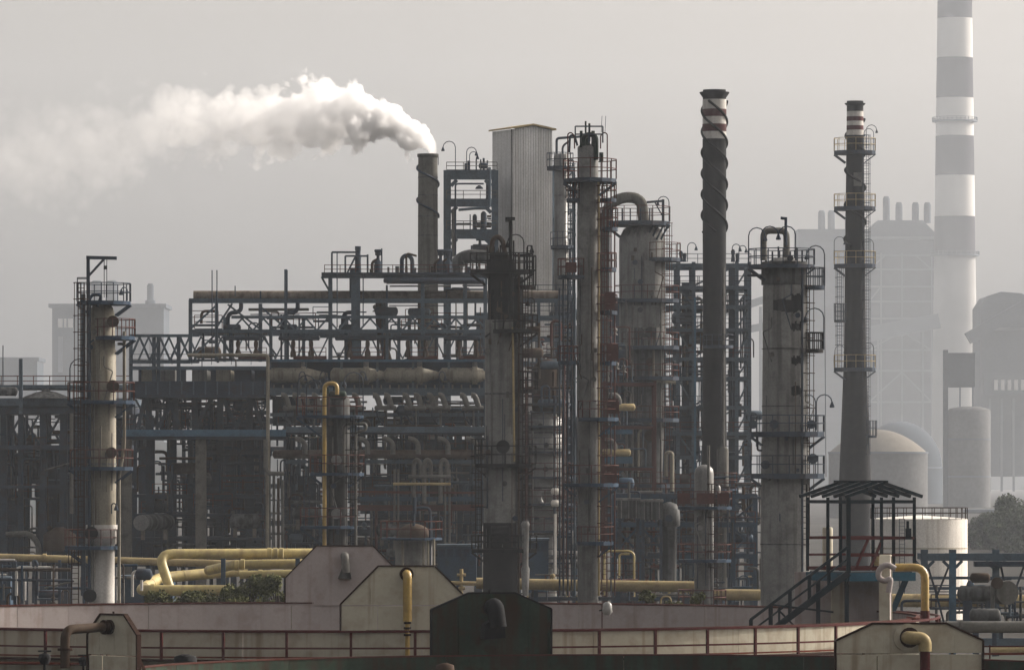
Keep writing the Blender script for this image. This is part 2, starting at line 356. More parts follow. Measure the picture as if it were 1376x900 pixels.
for py in (343, 362, 385, 405, 428, 470, 498, 540): b.bar('steel_girder', (1166, py), (1256, py), 2.2, 'far_steel', dy=-4.2)
for a, q in (((1168, 362), (1190, 343)), ((1230, 343), (1252, 362)), ((1168, 470), (1212, 445)), ((1212, 445), (1252, 470)), ((1168, 405), (1184, 385)), ((1168, 540), (1212, 500)), ((1212, 500), (1252, 540))): b.bar('brace', a, q, 1.8, 'far_steel', dy=-6)
for i in range(5):
    for j in range(9): b.box('window_strip', 1172 + i * 17, 1182 + i * 17, 348 + j * 21, 360 + j * 21, -.4, 0, 'far_dark')
for j in range(10): b.box('window_strip', 1080, 1150, 325 + j * 26, 333 + j * 26, 3.6, 4.0, 'far_dark')
g = G('conveyor_gallery', 'pale sloping conveyor gallery crossing in front of the boiler house', 'conveyor', 1200, 3660)
g.bar('gallery_box', (1150, 452), (1262, 431), 14, 'far_steel', h=20); g.bar('trestle_leg', (1180, 450), (1180, 640), 3, 'far_steel'); g.bar('trestle_leg', (1240, 440), (1240, 640), 3, 'far_steel')
g = G('conveyor_gallery', 'hazy inclined conveyor seen between the lattice tower and the grey column', 'conveyor', 1016, 3200)
g.bar('gallery_box', (960, 425), (1040, 398), 8, 'far_building', h=10); g.bar('gallery_box', (940, 455), (1040, 436), 7, 'far_building', h=10)
for px in (1000, 1022): g.bar('trestle_leg', (px, 412), (px, 640), 4, 'far_building')
b = G('coal_bunker', 'hazy bunker building with a chamfered roof at the right edge', 'building', 1350, 3000)
part('wall', MB().prism([b.p(q) for q in ((1317, 640), (1317, 412), (1326, 398), (1345, 392), (1372, 394), (1400, 404), (1400, 640))], (0, 50, 0)), 'far_building', b.root)
b.box('machinery_floor', 1322, 1398, 500, 530, -3, 0, 'far_dark'); b.box('roof_edge', 1314, 1403, 440, 444, -2, 0, 'far_steel')
for k in range(5): b.box('window', 1336 + k * 9, 1341 + k * 9, 510, 524, -3.4, -3, 'far_white')
for k in range(4): b.bar('steel_column', (1330 + k * 16, 535), (1330 + k * 16, 660), 3, 'far_steel', dy=-4)
b.bar('conveyor_box', (1300, 455), (1376, 412), 12, 'far_building', dy=-10, h=16)
s_ = G('storage_silo', 'tall hazy cylindrical silo below the banded chimney', 'silo', 1302, 2200)
s_.lathe('shell', 1302, [(546, 12), (549, 26), (552, 29), (640, 29)], 'far_concrete', n=32, ground=True)
for y in (590, 640): s_.lathe('hoop', 1302, [(y - 1, 29.6), (y + 1, 29.6)], 'far_steel', n=32)
s_.box('access_tower', 1268, 1274, 470, 690, -2, 2, 'far_building'); s_.box('head_house', 1270, 1310, 474, 520, 0, 8, 'far_building'); s_.bar('leg', (1290, 520), (1290, 548), 2, 'far_steel'); s_.bar('leg', (1307, 520), (1307, 548), 2, 'far_steel')
def dome_tank(label, px, D, hw_, top, sh, m, roof, round_=False):
    t = G('domed_tank', label, 'tank', px, D, 'domed storage tanks far behind the refinery')
    pr = [(top + (sh - top) * q_ * q_, max(.3, hw_ * q_)) for q_ in [k / 10 for k in range(11)]]
    if round_: pr = [(top + (sh - top) * (1 - math.cos(a)), max(.3, hw_ * math.sin(a))) for a in [PI / 2 * k / 9 for k in range(10)]]
    t.lathe('dome', px, pr, roof, n=40); t.lathe('wall', px, [(sh, hw_ + .6), (640, hw_ + .6)], m, n=40, ground=True); t.lathe('ring', px, [(sh - 1, hw_ + 1.6), (sh + 1.2, hw_ + 1.6)], 'far_steel', n=40)
    return t
dome_tank('larger dark domed tank rising behind the buff one', 1208, 2500, 58, 566, 628, 'far_dark', 'far_dark', True)
t = dome_tank('buff domed tank behind the striped black flue stack', 1180, 1650, 66, 577, 608, 'far_concrete', 'buff_roof')
t.lathe('small_vessel', 1186, [(622, 6), (625, 9), (660, 9)], 'far_steel', dy=-12)
w = G('white_tank', 'white cylindrical tank with a railed rim behind the blue pipe bridge', 'tank', 1235, 480)
w.lathe('shell', 1235, [(697, 65), (790, 65)], 'white_paint', n=48, ground=True); w.lathe('roof', 1235, [(692, 3), (696.5, 65.5)], 'white_paint', n=48)
w.lathe('ring', 1235, [(735, 65.4), (737, 65.4)], 'cream_paint', n=48)
part('railing', rail_mb([(X(1235, 480) + w.m(65) * math.cos(k * PI / 16), 480 + w.m(65) * math.sin(k * PI / 16), Z(697, 480)) for k in range(32)], .95, 1.0, .06, True), 'edge_rust', w.root)
w.ladder(1212, 697, 800, 7, 'dark_steel', dy=-4.2, cage=False)
b = G('far_block', 'hazy wide concrete block with flat roof behind the cream column at left', 'building', 145, 3100)
b.box('wall', 70, 220, 412, 700, 0, 50, 'far_building'); b.box('roof', 65, 223, 408, 413, -3, 53, 'far_building')
for x0, x1 in ((78, 84), (86, 89), (91, 98)): b.box('window', x0, x1, 428, 440, -.5, 0, 'far_white')
for x0, x1 in ((78, 84), (190, 200)): b.box('window', x0, x1, 452, 500, -.5, 0, 'far_steel')
b.lathe('roof_vent', 202, [(381, 3), (384, 4.5), (403, 4.5), (404, 7), (410, 7)], 'far_building', dy=15, n=14)
for px in (130, 150): b.lathe('roof_vent', px, [(377, 5), (379, 8), (409, 8)], 'far_building', dy=15, n=14)
b = G('far_shed', 'low hazy shed at the far left edge', 'building', 20, 3000); b.box('wall', -30, 50, 484, 700, 0, 40, 'far_building'); b.box('roof', -33, 52, 480, 485, -2, 42, 'far_building')
b = G('low_house', 'low pale house beside the trees at right', 'house', 1322, 1850); b.box('wall', 1299, 1342, 688, 760, 0, 15, 'far_concrete'); b.box('roof', 1297, 1344, 684, 688, -1, 16, 'far_steel')
b = G('substation_hall', 'long low hall seen hazily between the posts of the cooler structure', 'building', 230, 2000); b.box('wall', 190, 420, 632, 720, 0, 30, 'far_concrete'); b.box('roof', 186, 425, 627, 632, -2, 32, 'far_building')
hp = []
for i in range(61):
    px = -700 + i * 24.0; top = 588 + 9 * math.sin(i * .37) + 5 * math.sin(i * 1.1 + 1) + max(0, (px - 560) * .28)
    hp.append((px, min(636, top)))
hm_ = MB(); HD = 2000.0
for j, (dd_, f_) in enumerate(((-260, 0.0), (-110, .7), (0, 1.0), (260, .9), (700, 0.0))):
    for px, top in hp: q = P(px, top, HD); hm_.v.append((q.x, HD + dd_, max(0.05, q.z * f_) if f_ else -.4))
n61 = len(hp)
for j in range(4):
    for i in range(n61 - 1): hm_.f.append((j * n61 + i, j * n61 + i + 1, (j + 1) * n61 + i + 1, (j + 1) * n61 + i)); hm_.sm.append(True)
solo('hill', hm_, 'hill_scrub', kind='structure')

# ------------------------------------------------------------------ trees
def tree(name, label, px, D, top, wpx, leaf, group, low=None, n=900, ls=.22, seed=1):
    rd = random.Random(seed); base = Vector((X(px, D), D, 0)); zt = Z(top, D); R = wpx * D / F / 2
    root = thing(name, label, 'tree', base, group); zb = low if low is not None else zt * .3
    tr = MB().tube([base, base + Vector((.1, 0, zb)), base + Vector((rd.uniform(-.3, .3), .1, (zb + zt) / 2)), base + Vector((0, 0, zt * .92))], [.17, .13, .09, .03], n=8)
    clumps = []
    for k in range(16):
        a = rd.uniform(0, 2 * PI); t = rd.random(); r = R * (0.35 + .55 * rd.random()) * math.sin(PI * (0.22 + .7 * t)); q = base + Vector((r * math.cos(a), r * math.sin(a), zb + (zt - zb) * (.12 + .78 * t)))
        clumps.append((q, R * rd.uniform(.25, .45))); tr.tube([base + Vector((0, 0, zb + (zt - zb) * t * .6)), q], [.06, .02], n=5)
    part('trunk', tr, 'bark', root); mb = MB()
    for i in range(n):
        q, cr = rd.choice(clumps); d = Vector((rd.gauss(0, 1), rd.gauss(0, 1), rd.gauss(0, .8))); d = d.normalized() * cr * rd.random() ** .45
        c0 = q + d; u = Vector((rd.gauss(0, 1), rd.gauss(0, 1), rd.gauss(0, 1))).normalized(); v = u.cross(Vector((rd.gauss(0, 1), rd.gauss(0, 1), rd.gauss(0, 1)))).normalized(); l = ls * rd.uniform(.6, 1.3)
        mb.add([c0 - u * l, c0 + v * l * .45, c0 + u * l, c0 - v * l * .45], [(0, 1, 2, 3)])
    part('crown', mb, leaf, root)
TL = ['broad dark tree right of the white tank, highest of its row', 'rounded dark tree nearest the white tank', 'dark tree cut by the right edge of the picture', 'low dark tree in front of the hazy house', 'spreading dark tree just above the right pipe bridge', 'smallest dark tree peeping over the white tank rim']
for i, (px, top, wd, D) in enumerate(((1356, 666, 74, 930), (1322, 694, 56, 940), (1396, 658, 90, 950), (1338, 684, 62, 915), (1374, 686, 84, 900), (1304, 704, 44, 960))): tree('dark_tree', TL[i], px, D, top, wd, 'leaf_dark', 'dark trees by the right edge', low=-.6, n=9000, ls=.30, seed=20 + i)
BL = ['olive shrub left of the pink gable plate', 'olive shrub growing under the yellow pipe bend', 'olive shrub tallest against the pink gable plate', 'small olive shrub at the far end of the yellow pipes', 'low olive shrub behind the left tank rim', 'olive shrub beside the blue pipe support']
for i, (px, top, wd, D) in enumerate(((336, 768, 72, 268), (296, 780, 70, 270), (372, 758, 66, 266), (258, 790, 66, 272), (212, 794, 70, 268), (316, 774, 60, 274))): tree('olive_shrub', BL[i], px, D, top, wd, 'leaf_olive', 'olive shrubs behind the tank wall', low=3.6, n=5200, ls=.10, seed=40 + i)
for i, (px, lab) in enumerate(((870, 'leafy shrub nearest the wall lamp on the pink tank'), (905, 'leafy shrub under the long yellow pipe at centre right'), (940, 'leafy shrub at the foot of the small silver column'))):
    tree('leafy_shrub', lab, px, 262, (788, 794, 792)[i], 40, 'leaf_olive', 'shrubs behind the pink tank wall', low=4.2, n=2200, ls=.10, seed=60 + i)

# ================================================================== foreground storage tanks
def arc_shell(R, z0, z1, a0, a1, th, k=5):
    mb = MB(); A = [a0 + (a1 - a0) * j / k for j in range(k + 1)]
    vs = []
    for a in A:
        for r, z in ((R, z0), (R, z1), (R + th, z1), (R + th, z0)): vs.append((r * math.cos(a), r * math.sin(a), z))
    fs = [(4 * j + i, 4 * j + (i + 1) % 4, 4 * j + 4 + (i + 1) % 4, 4 * j + 4 + i) for j in range(k) for i in range(4)] + [(0, 1, 2, 3), (4 * k + 3, 4 * k + 2, 4 * k + 1, 4 * k)]
    return mb.add(vs, fs)
def ringmb(R0, R1, z0, z1, n=96):
    mb = MB(); vs = []
    for j in range(n):
        a = 2 * PI * j / n
        for r, z in ((R0, z0), (R0, z1), (R1, z1), (R1, z0)): vs.append((r * math.cos(a), r * math.sin(a), z))
    return mb.add(vs, [(4 * j + i, 4 * j + (i + 1) % 4, (4 * j + 4 + (i + 1) % 4) % (4 * n), (4 * j + 4 + i) % (4 * n)) for j in range(n) for i in range(4)])
def local(name, mb, m, parent, rz=0.0, me=None, loc=(0, 0, 0)):
    me = me or mesh_of(name, mb, m); o = link(name, me, parent); o.rotation_euler.z = rz; o.location = loc; OFF[o.name] = off(parent); return o
def float_tank(label, cx, cy, R, zr, n, outer, inner, rimw):
    root = thing('floating_roof_tank', label, 'tank', (cx, cy, 0), 'open floating roof tanks in the foreground')
    zs = [0, 2.1, 4.2, zr]; da = 2 * PI / n
    for q in range(3):
        mo = mesh_of('shell_plate', arc_shell(R + .012, zs[q] + .012, zs[q + 1] - (.012 if q < 2 else 0), .0004, da - .0004, .03), outer)
        mi = mesh_of('lining_plate', arc_shell(R - .03, zs[q] + .006, zs[q + 1] - (.006 if q < 2 else .0), .0006, da - .0006, .026), inner)
        for j in range(n): local('shell_plate', None, None, root, j * da + q * da * .5, mo); local('lining_plate', None, None, root, j * da + q * da * .5, mi)
    local('rim', ringmb(R - .05, R + .14, zr + .002, zr + rimw), 'rim_red', root)
    local('floating_roof', MB().lathe([(R - .3, zr - 3.2), (R - .3, zr - 2.7), (R - 3, zr - 2.9), (.3, zr - 2.8)], (0, 0), 64), 'rust_pipe', root)
    return root
MZ = H - 5.18; MC = (-6.0, 211.0); MR = 21.0
big = float_tank('large cream and pink open tank with red-railed walkway round its shell', MC[0], MC[1], MR, MZ, 22, 'cream_paint', 'pink_paint', .06)
WZ = MZ - .93
local('walkway', ringmb(MR + .06, MR + .85, WZ - .06, WZ), 'edge_rust', big)
post = mesh_of('railing_post', MB().bar((MR + .8, 0, WZ), (MR + .8, 0, WZ + .96), .085), 'dark_red')
NP = 64
for j in range(NP): local('railing_post', None, None, big, 2 * PI * (j + .3) / NP, post)
for z, t, m in ((WZ + .955, .075, 'dark_red'), (WZ + .40, .06, 'dark_red'), (WZ + .09, .055, 'orange_red')): local('handrail', ringmb(MR + .8 - t / 2, MR + .8 + t / 2, z - t / 2, z + t / 2, 128), m, big)
NZ = H - 5.44; NC = (3.4, 158.8); NR = 14.2
near = float_tank('nearest dark green rusty open tank at the bottom edge', NC[0], NC[1], NR, NZ, 16, 'green_tank', 'green_tank', .05)

def foam_plate(name, label, group, pos, rz, w, h, flat, eave, th, m, edge, lower=None):
    """gabled deflector plate in its own frame: x along the plate, -y its face, z up from its foot"""
    root = thing(name, label, 'foam plate', pos, group); root.rotation_euler.z = rz; OFF[root.name] = Vector((0, 0, 0))
    poly = [(-w / 2, 0, eave), (-flat / 2, 0, h), (flat / 2, 0, h), (w / 2, 0, eave)]
    low = [(-w / 2, 0, 0), (w / 2, 0, 0)]
    if lower:
        part('gable_plate', MB().prism([(-w / 2, 0, lower + .02)] + poly + [(w / 2, 0, lower + .02)], (0, th, 0)), m, root)
        part('lower_plate', MB().prism([(-w / 2 + .04, .02, 0), (-w / 2 + .04, .02, lower - .02), (-w * .22, .02, lower - .02), (-w * .22, .02, 0)], (0, th, 0)), m, root)
        part('lower_plate', MB().prism([(-w * .22 + .03, .02, 0), (-w * .22 + .03, .02, lower - .02), (w / 2 - .04, .02, lower - .02), (w / 2 - .04, .02, 0)], (0, th, 0)), m, root)
    else: part('gable_plate', MB().prism([low[0]] + poly + [low[1]], (0, th, 0)), m, root)
    e = MB(); q = [Vector(low[0])] + [Vector(p) for p in poly] + [Vector(low[1])]
    for a, b2 in zip(q, q[1:]): e.bar(a + Vector((0, th / 2, 0)), b2 + Vector((0, th / 2, 0)), .05, th + .07)
    part('edge_angle', e, edge, root)
    wb = MB(); z0 = (lower or 0) + .05
    for x in (-w * .27, w * .04, w * .31): wb.box((x - .012, -.012, z0), (x + .012, .002, eave + (h - eave) * .4))
    if w > 1.8: part('weld_seam', wb, m, root)
    st = MB(); 
    for x in (() if w < 2.0 else (-w * .3, w * .3)): st.bar((x, th + .02, .05), (x, th + .9, .0), .07); st.bar((x, th + .02, eave * .9), (x, th + .9, .02), .06)
    if st.v: part('back_stay', st, edge, root)
    return root
def on_rim(C, R, px, far, zr):           # place on a tank rim where it shows at column px
    best = None
    for k in range(1440):
        a = 2 * PI * k / 1440; x, y = C[0] + R * math.cos(a), C[1] + R * math.sin(a)
        if (math.sin(a) > 0) == far:
            e = abs(688 + x * F / y - px)
            if best is None or e < best[0]: best = (e, a, x, y)
    return Vector((best[2], best[3], zr)), best[1]
# near-side plate of the large tank: cream, with the ochre foam pipe
pos, a = on_rim(MC, MR + .06, 544.5, False, MZ); D = pos.y; k = D / F
cr = foam_plate('foam_plate', 'cream gabled plate with slim ochre pipe, on the large tank near rim', 'gabled foam plates on the tank rims', (pos.x, pos.y - .05, Z(849, D)), a + PI / 2, 178 * k, 89 * k, 76 * k, 38 * k, .06, 'cream_paint', 'edge_rust', lower=36 * k)
def lpipe(name, pts, r, m, root, br=.25, n=14, flanges=()):
    mb = MB().tube(bend(pts, br, 7), r, n=n); o = part(name, mb, m, root)
    for q, ax in flanges: part('flange', MB().tube([Vector(q) - Vector(ax) * .035, Vector(q) + Vector(ax) * .035], r * 1.55, n=16), 'edge_rust', o)
    return o
lpipe('foam_pipe', [(0, 0, 78 * k), (0, -.32, 78 * k), (0, -.32, 15 * k)], .15, 'ochre_pipe', cr, .3, 16, [((0, -.02, 78 * k), (0, 1, 0))])
lpipe('riser', [(0, -.32, 17 * k), (0, -.32, -32 * k)], .08, 'ochre_pipe', cr, .1, 12, [((0, -.32, 13 * k), (0, 0, 1)), ((0, -.32, -3 * k), (0, 0, 1)), ((0, -.32, 6 * k), (0, 0, 1))])
# far-side plate of the large tank, pink, seen from the inside with its hood
pos, a = on_rim(MC, MR - .1, 462, True, MZ); D = pos.y; k = D / F
pk = foam_plate('foam_plate', 'pink gabled plate with small metal hood, on the large tank far rim', 'gabled foam plates on the tank rims', (pos.x, pos.y, Z(813, D)), a - PI / 2, 160 * k, 80 * k, 76 * k, 37 * k, .06, 'pink_paint', 'edge_rust')
lpipe('foam_spout', [(0, .0, 66 * k), (0, -.42, 67 * k), (.06, -.46, 44 * k)], .17, 'grey_pipe', pk, .25)
hd = MB().prism([(-9 * k, 0, 36 * k), (-3 * k, -.0, 52 * k), (6 * k, 0, 52 * k), (9 * k, 0, 36 * k)], (0, -.5, 0)); part('hood', hd, 'dirty_clad', pk)
# dark green plate on the far rim of the nearest tank
pos, a = on_rim(NC, NR - .05, 660, True, NZ); D = pos.y; k = D / F
dk = foam_plate('foam_plate', 'dark green rusted gabled plate with black hood, at the bottom centre', 'gabled foam plates on the tank rims', (pos.x, pos.y, Z(882, D)), a - PI / 2, 168 * k, 86 * k, 64 * k, 64 * k, .06, 'green_tank', 'black_char')
lpipe('foam_spout', [(0, 0, 66 * k), (.0, -.40, 69 * k), (.08, -.44, 40 * k)], .26, 'black_clad', dk, .25)
part('hood', MB().prism([(-16 * k, 0, 24 * k), (-14 * k, 0, 44 * k), (-2 * k, 0, 52 * k), (12 * k, 0, 48 * k), (14 * k, 0, 26 * k)], (0, -.45, 0)), 'black_clad', dk)
lpipe('lifting_lug', [(-3 * k, 0, 85 * k), (-3 * k, 0, 91 * k)], .05, 'black_char', dk, .01)
# cream plates on the near rim of the nearest tank
pos, a = on_rim(NC, NR + .1, 1222, False, NZ); D = pos.y; k = D / F
nr = foam_plate('foam_plate', 'cream gabled plate with thick curled pipe, at the bottom right', 'gabled foam plates on the tank rims', (X(1222, D), D, Z(930, D)), .10, 201 * k, 93 * k, 100 * k, 70 * k, .06, 'cream_paint', 'edge_rust', lower=52 * k)
lpipe('foam_pipe', [(-3 * k, 0, 74 * k), (-3 * k, -.34, 74 * k), (18 * k, -.36, 73 * k), (18 * k, -.36, 56 * k)], .17, 'tan_pipe', nr, .3, 16, [((0, -.02, 74 * k), (0, 1, 0))])
lpipe('riser', [(18 * k, -.36, 58 * k), (18 * k, -.36, -20 * k)], .13, 'dark_red', nr, .1, 14, [])
part('nozzle_ring', MB().tube([(-3 * k, -.01, 74 * k), (-3 * k, -.05, 74 * k)], .36, n=20), 'cream_paint', nr)
D = 155.0; k = D / F
lf = foam_plate('foam_plate', 'narrow cream plate seen edgeways with rusty side pipe, bottom left', 'gabled foam plates on the tank rims', (X(151, D), D, Z(930, D)), math.radians(-46), 2.1, 105 * k, 1.0, 78 * k, .08, 'cream_paint', 'edge_rust', lower=50 * k)
lpipe('foam_pipe', [(-.1, .02, 88 * k), (-.1, -.35, 88 * k), (.1, -1.75, 86 * k), (.1, -1.75, 35 * k)], .13, 'rust_pipe', lf, .3, 14, [((-.1, -.03, 88 * k), (0, 1, 0)), ((-.1, -.2, 88 * k), (0, 1, 0)), ((.1, -1.75, 60 * k), (0, 0, 1))])
lpipe('lifting_lug', [(0, .04, 104 * k), (0, .04, 109 * k)], .03, 'edge_rust', lf, .01)
# small fittings along the tank rims
def fitting(name, label, cat, px, py, D, m, s=1.0, wheel=True):
    root = thing(name, label, cat, P(px, py, D)); c0 = P(px, py, D)
    part('body', MB().lathe([(.05 * s, c0.z + .34 * s), (.17 * s, c0.z + .3 * s), (.19 * s, c0.z + .16 * s), (.12 * s, c0.z)], (c0.x, c0.y), 14), m, root)
    part('stem', MB().tube([c0 + Vector((0, 0, -.5 * s)), c0], .045 * s, n=8), m, root)
    if wheel: part('handle', MB().tube([c0 + Vector((-.2 * s, 0, .4 * s)), c0 + Vector((.2 * s, 0, .4 * s))], .03 * s, n=6).tube([c0 + Vector((0, 0, .34 * s)), c0 + Vector((0, 0, .4 * s))], .03 * s, n=6), m, root)
fitting('vent_valve', 'dark round vent cap on the near tank rim at lower left', 'valve', 249, 908, 166, 'black_clad', 1.9, False)
fitting('hydrant_valve', 'small dark valve beside the rusty side pipe', 'valve', 60, 892, 172, 'black_clad')
fitting('drain_valve', 'small dark valve between side pipe and cream plate', 'valve', 112, 894, 172, 'black_clad', .8)
fitting('capped_standpipe', 'tan cap poking up at the bottom below the dark green plate', 'standpipe', 598, 914, 165, 'rust_pipe', 1.5, False)
fl = G('flood_lamp', 'pale floodlight clamped on the pink tank rim by a dark pole', 'lamp', 815, 226, z=MZ)
fl.lathe('lamp_head', 816, [(808, 2), (811, 6), (822, 7), (826, 3)], 'bulb_glass', dy=-.2, n=14); fl.bar('pole', (809, 812), (809, 848), 1.6, 'dark_red'); fl.bar('clamp', (805, 820), (822, 816), 2, 'black_steel')
mp = MB().tube([P(0, 889, 188) + Vector((-2, 0, 0)), P(185, 893, 183)], .05, n=8)
solo('hose_line', mp, 'orange_red', 'thin orange pipe running along the tank walkway at lower left', 'pipe')

# ------------------------------------------------------------------ shelter on the rim, with stairs
th = math.radians(28); Dn = 214.5; k = Dn / F
nc = Vector((X(1140, Dn), Dn, 0)); e2 = Vector((math.cos(th), math.sin(th), 0)); e1 = Vector((-math.sin(th), math.cos(th), 0)); b2, a2 = 92 * k / math.cos(th), 50 * k / math.sin(th)
zf, zt, zr_, ze = Z(769, Dn), Z(668, Dn), Z(723, Dn), Z(674, Dn)
sh = thing('gauging_shelter', 'open red and blue steel shelter with bare gable rafters on the tank rim', 'shelter', (nc.x, nc.y, zf))
def q3(u, v, z): return Vector((nc.x, nc.y, z)) + e2 * (u * b2) + e1 * (v * a2)
ring = [(0, 0), (.5, 0), (1, 0), (1, .5), (1, 1), (.5, 1), (0, 1), (0, .5)]
for i, (u, v) in enumerate(ring):
    ubar('post', q3(u, v, zf + .02), q3(u, v, zt), .12 if i else .17, .12 if i else .17, 'shelter_blue', sh)
    ubar('rail_post', q3(u + .02, v + .02, zf + .1), q3(u + .02, v + .02, zr_), .10, .10, 'dark_red', sh)
cor = [(0, 0), (1, 0), (1, 1), (0, 1)]
for i in range(4):
    a, b = cor[i], cor[(i + 1) % 4]
    ubar('eave_beam', q3(*a, ze), q3(*b, ze), .12, .12, 'shelter_blue', sh)
    if i != 3:
        ubar('handrail', q3(*a, zr_), q3(*b, zr_), .11, .11, 'dark_red', sh); ubar('handrail', q3(*a, (zf + zr_) / 2), q3(*b, (zf + zr_) / 2), .085, .085, 'dark_red', sh)
    ubar('toe_board', q3(*a, zf + .14), q3(*b, zf + .14), .05, .12, 'dark_red', sh)
    ubar('edge_beam', q3(*a, zf - .17), q3(*b, zf - .17), .14, .32, 'teal_beam', sh)
part('floor_plate', MB().prism([q3(.02, .02, zf - .02), q3(.98, .02, zf - .02), q3(.98, .98, zf - .02), q3(.02, .98, zf - .02)], (0, 0, .035)), 'shelter_blue', sh)
zrg = Z(649, Dn)
for i in range(5):
    v = -.06 + 1.12 * i / 4
    ubar('rafter', q3(.5, v, zrg), q3(-.08, v, Z(667, Dn)), .11, .12, 'shelter_blue', sh); ubar('rafter', q3(.5, v, zrg), q3(1.08, v, Z(667, Dn)), .11, .12, 'shelter_blue', sh)
ubar('ridge_beam', q3(.5, -.14, zrg + .06), q3(.5, 1.14, zrg + .06), .09, .09, 'shelter_blue', sh)
for u, z in ((.03, Z(663, Dn)), (.24, Z(656, Dn)), (.76, Z(656, Dn)), (.97, Z(663, Dn))): ubar('purlin', q3(u, -.1, z), q3(u, 1.1, z), .06, .06, 'shelter_blue', sh)
for u in (.1, .32): ubar('brace', q3(u, 0, zf + .1), q3(u + .2, 0, zr_), .085, .085, 'dark_red', sh)
ubar('leg', q3(.95, .1, zf - .2), q3(.75, .3, Z(845, Dn)), .22, .22, 'teal_beam', sh); ubar('leg', q3(.1, .2, zf - .2), q3(.1, .2, 2), .16, .16, 'shelter_blue', sh)
ubar('leg', q3(.1, .9, zf - .2), q3(.1, .9, 2), .16, .16, 'shelter_blue', sh)
ubar('lamp_bracket', q3(.9, 0, zr_ + .0), q3(.9, 0, zt - .9), .10, .10, 'shelter_blue', sh); part('switch_box', MB().box(q3(.83, -.06, zr_ - .05), q3(.83, -.06, zr_ - .05) + Vector((.22, .16, .42))), 'shelter_blue', sh)
st = thing('stair', 'dark steel stair descending left from the shelter into the tank', 'stairs', (X(1060, 213), 213, MZ))
A0, B0 = P(1139, 770, 213.6), P(1008, 868, 213.0)
for dy in (0, .75):
    o = Vector((.12 * dy, dy, .0))
    ubar('stringer', A0 + o, B0 + o, .14, .22, 'shelter_blue', st); ubar('handrail', A0 + o + Vector((0, 0, 1.0)), B0 + o + Vector((0, 0, 1.0)), .085, .085, 'shelter_blue', st); ubar('handrail', A0 + o + Vector((0, 0, .55)), B0 + o + Vector((0, 0, .55)), .05, .05, 'shelter_blue', st)
    for i in range(6): c0 = A0.lerp(B0, i / 5) + o; ubar('rail_post', c0, c0 + Vector((0, 0, 1.0)), .085, .085, 'shelter_blue', st)
for i in range(15): c0 = A0.lerp(B0, (i + .5) / 15); ubar('tread', c0 + Vector((0, .03, 0)), c0 + Vector((.09, .72, 0)), .26, .04, 'shelter_blue', st)
ubar('landing_rail', P(1037, 812, 213), P(1120, 822, 213), .07, .07, 'shelter_blue', st); ubar('strut', P(1047, 815, 213.1), P(1047, 850, 213.1), .08, .08, 'shelter_blue', st); ubar('strut', P(1037, 812, 213.2), P(1037, 850, 213.2), .08, .08, 'shelter_blue', st); ubar('strut', P(1045, 818, 213.3), P(1075, 848, 213.3), .07, .07, 'shelter_blue', st)
# pink walls of the gauging well below the shelter, tank plates seen edgeways
g = G('gauge_well', 'pale stained boxy well standing under the steel shelter', 'gauge well', 1160, 217, z=3)
g.box('side_plate', 1068, 1117, 768, 860, 1.2, 1.5, 'pink_paint'); g.box('side_plate', 1118, 1139, 775, 860, .5, 1.2, 'cream_paint'); g.box('front_plate', 1139.5, 1195, 775, 860, .4, .6, 'pink_paint')
for px in (1152, 1162, 1172, 1183): g.bar('stiffener', (px, 776), (px, 850), 1.5, 'pink_paint', dy=.3)
g.lathe('standpipe', 1112, [(708, 6), (710, 7), (769, 7)], 'cream_paint', dy=1.8, n=16); g.lathe('standpipe', 1178, [(745, 5), (748, 6.5), (769, 6.5)], 'tan_pipe', dy=1.6, n=14)
D = 206.0; k = D / F
ep = foam_plate('foam_plate', 'pale plate seen edgeways with curled hook hood and thick yellow pipe', 'gabled foam plates on the tank rims', (X(1196, D), D, Z(838, D)), math.radians(83), 1.5, 92 * k, .9, 80 * k, .32, 'pink_paint', 'cream_paint')
OFF[ep.name] = Vector((0, 0, 0))
g = G('foam_inlet_pipe', 'thick yellow bent pipe on the right of the edgeways plate', 'pipe', 1243, 206, z=MZ)
g.pipe('pipe', [(1203, 762), (1243, 762), (1243, 828)], 11, 'ochre_pipe', br=16, n=16); g.pipe('valve', [(1243, 820), (1243, 836)], 13, 'dark_red', n=14); g.pipe('hand_wheel', [(1218, 830), (1240, 833)], 5, 'orange_red', dy=-.2)
g.pipe('curled_hood', [(1203, 764), (1192, 757), (1181, 764), (1180, 776), (1189, 781), (1197, 776), (1194, 796)], 8, 'pink_paint', dy=-1.2, br=7, n=12)
# ================================================================== columns and stacks
def dress(t, px, hw, y0, y1, n, seed, mats=('grey_pipe', 'dark_steel', 'rust_pipe', 'dirty_clad')):
    rd = random.Random(seed); rr = t.m(hw)
    for i in range(n):                       # lines clipped to the shell, stub nozzles, junction boxes
        q = rd.uniform(-.92, .92); d = -math.sqrt(1 - q * q) * rr - .12; x = px + hw * q; y = rd.uniform(y0, y1); k = rd.random(); m = rd.choice(mats)
        if k < .5: t.pipe('line', [(x, y), (x, min(y1, y + rd.uniform(40, 160)))], rd.choice((1.2, 1.6, 2.2)), m, dy=d, n=6)
        elif k < .75: c = t.p((x, y), d); part('nozzle', MB().tube([c + Vector((0, .3, 0)), c - Vector((0, .3, 0))], t.m(rd.uniform(1.5, 3)), n=10).tube([c - Vector((0, .28, 0)), c - Vector((0, .36, 0))], t.m(3.6), n=10), m, t.root)
        elif k < .9: t.box('junction_box', x - 2, x + 2, y, y + rd.uniform(4, 9), d - .1, d + .25, m)
        else: t.pipe('line', [(x, y), (x, y + 14), (x + rd.choice((-1, 1)) * 12, y + 20), (x, y + 60)], 1.6, m, dy=d - .15, n=6)
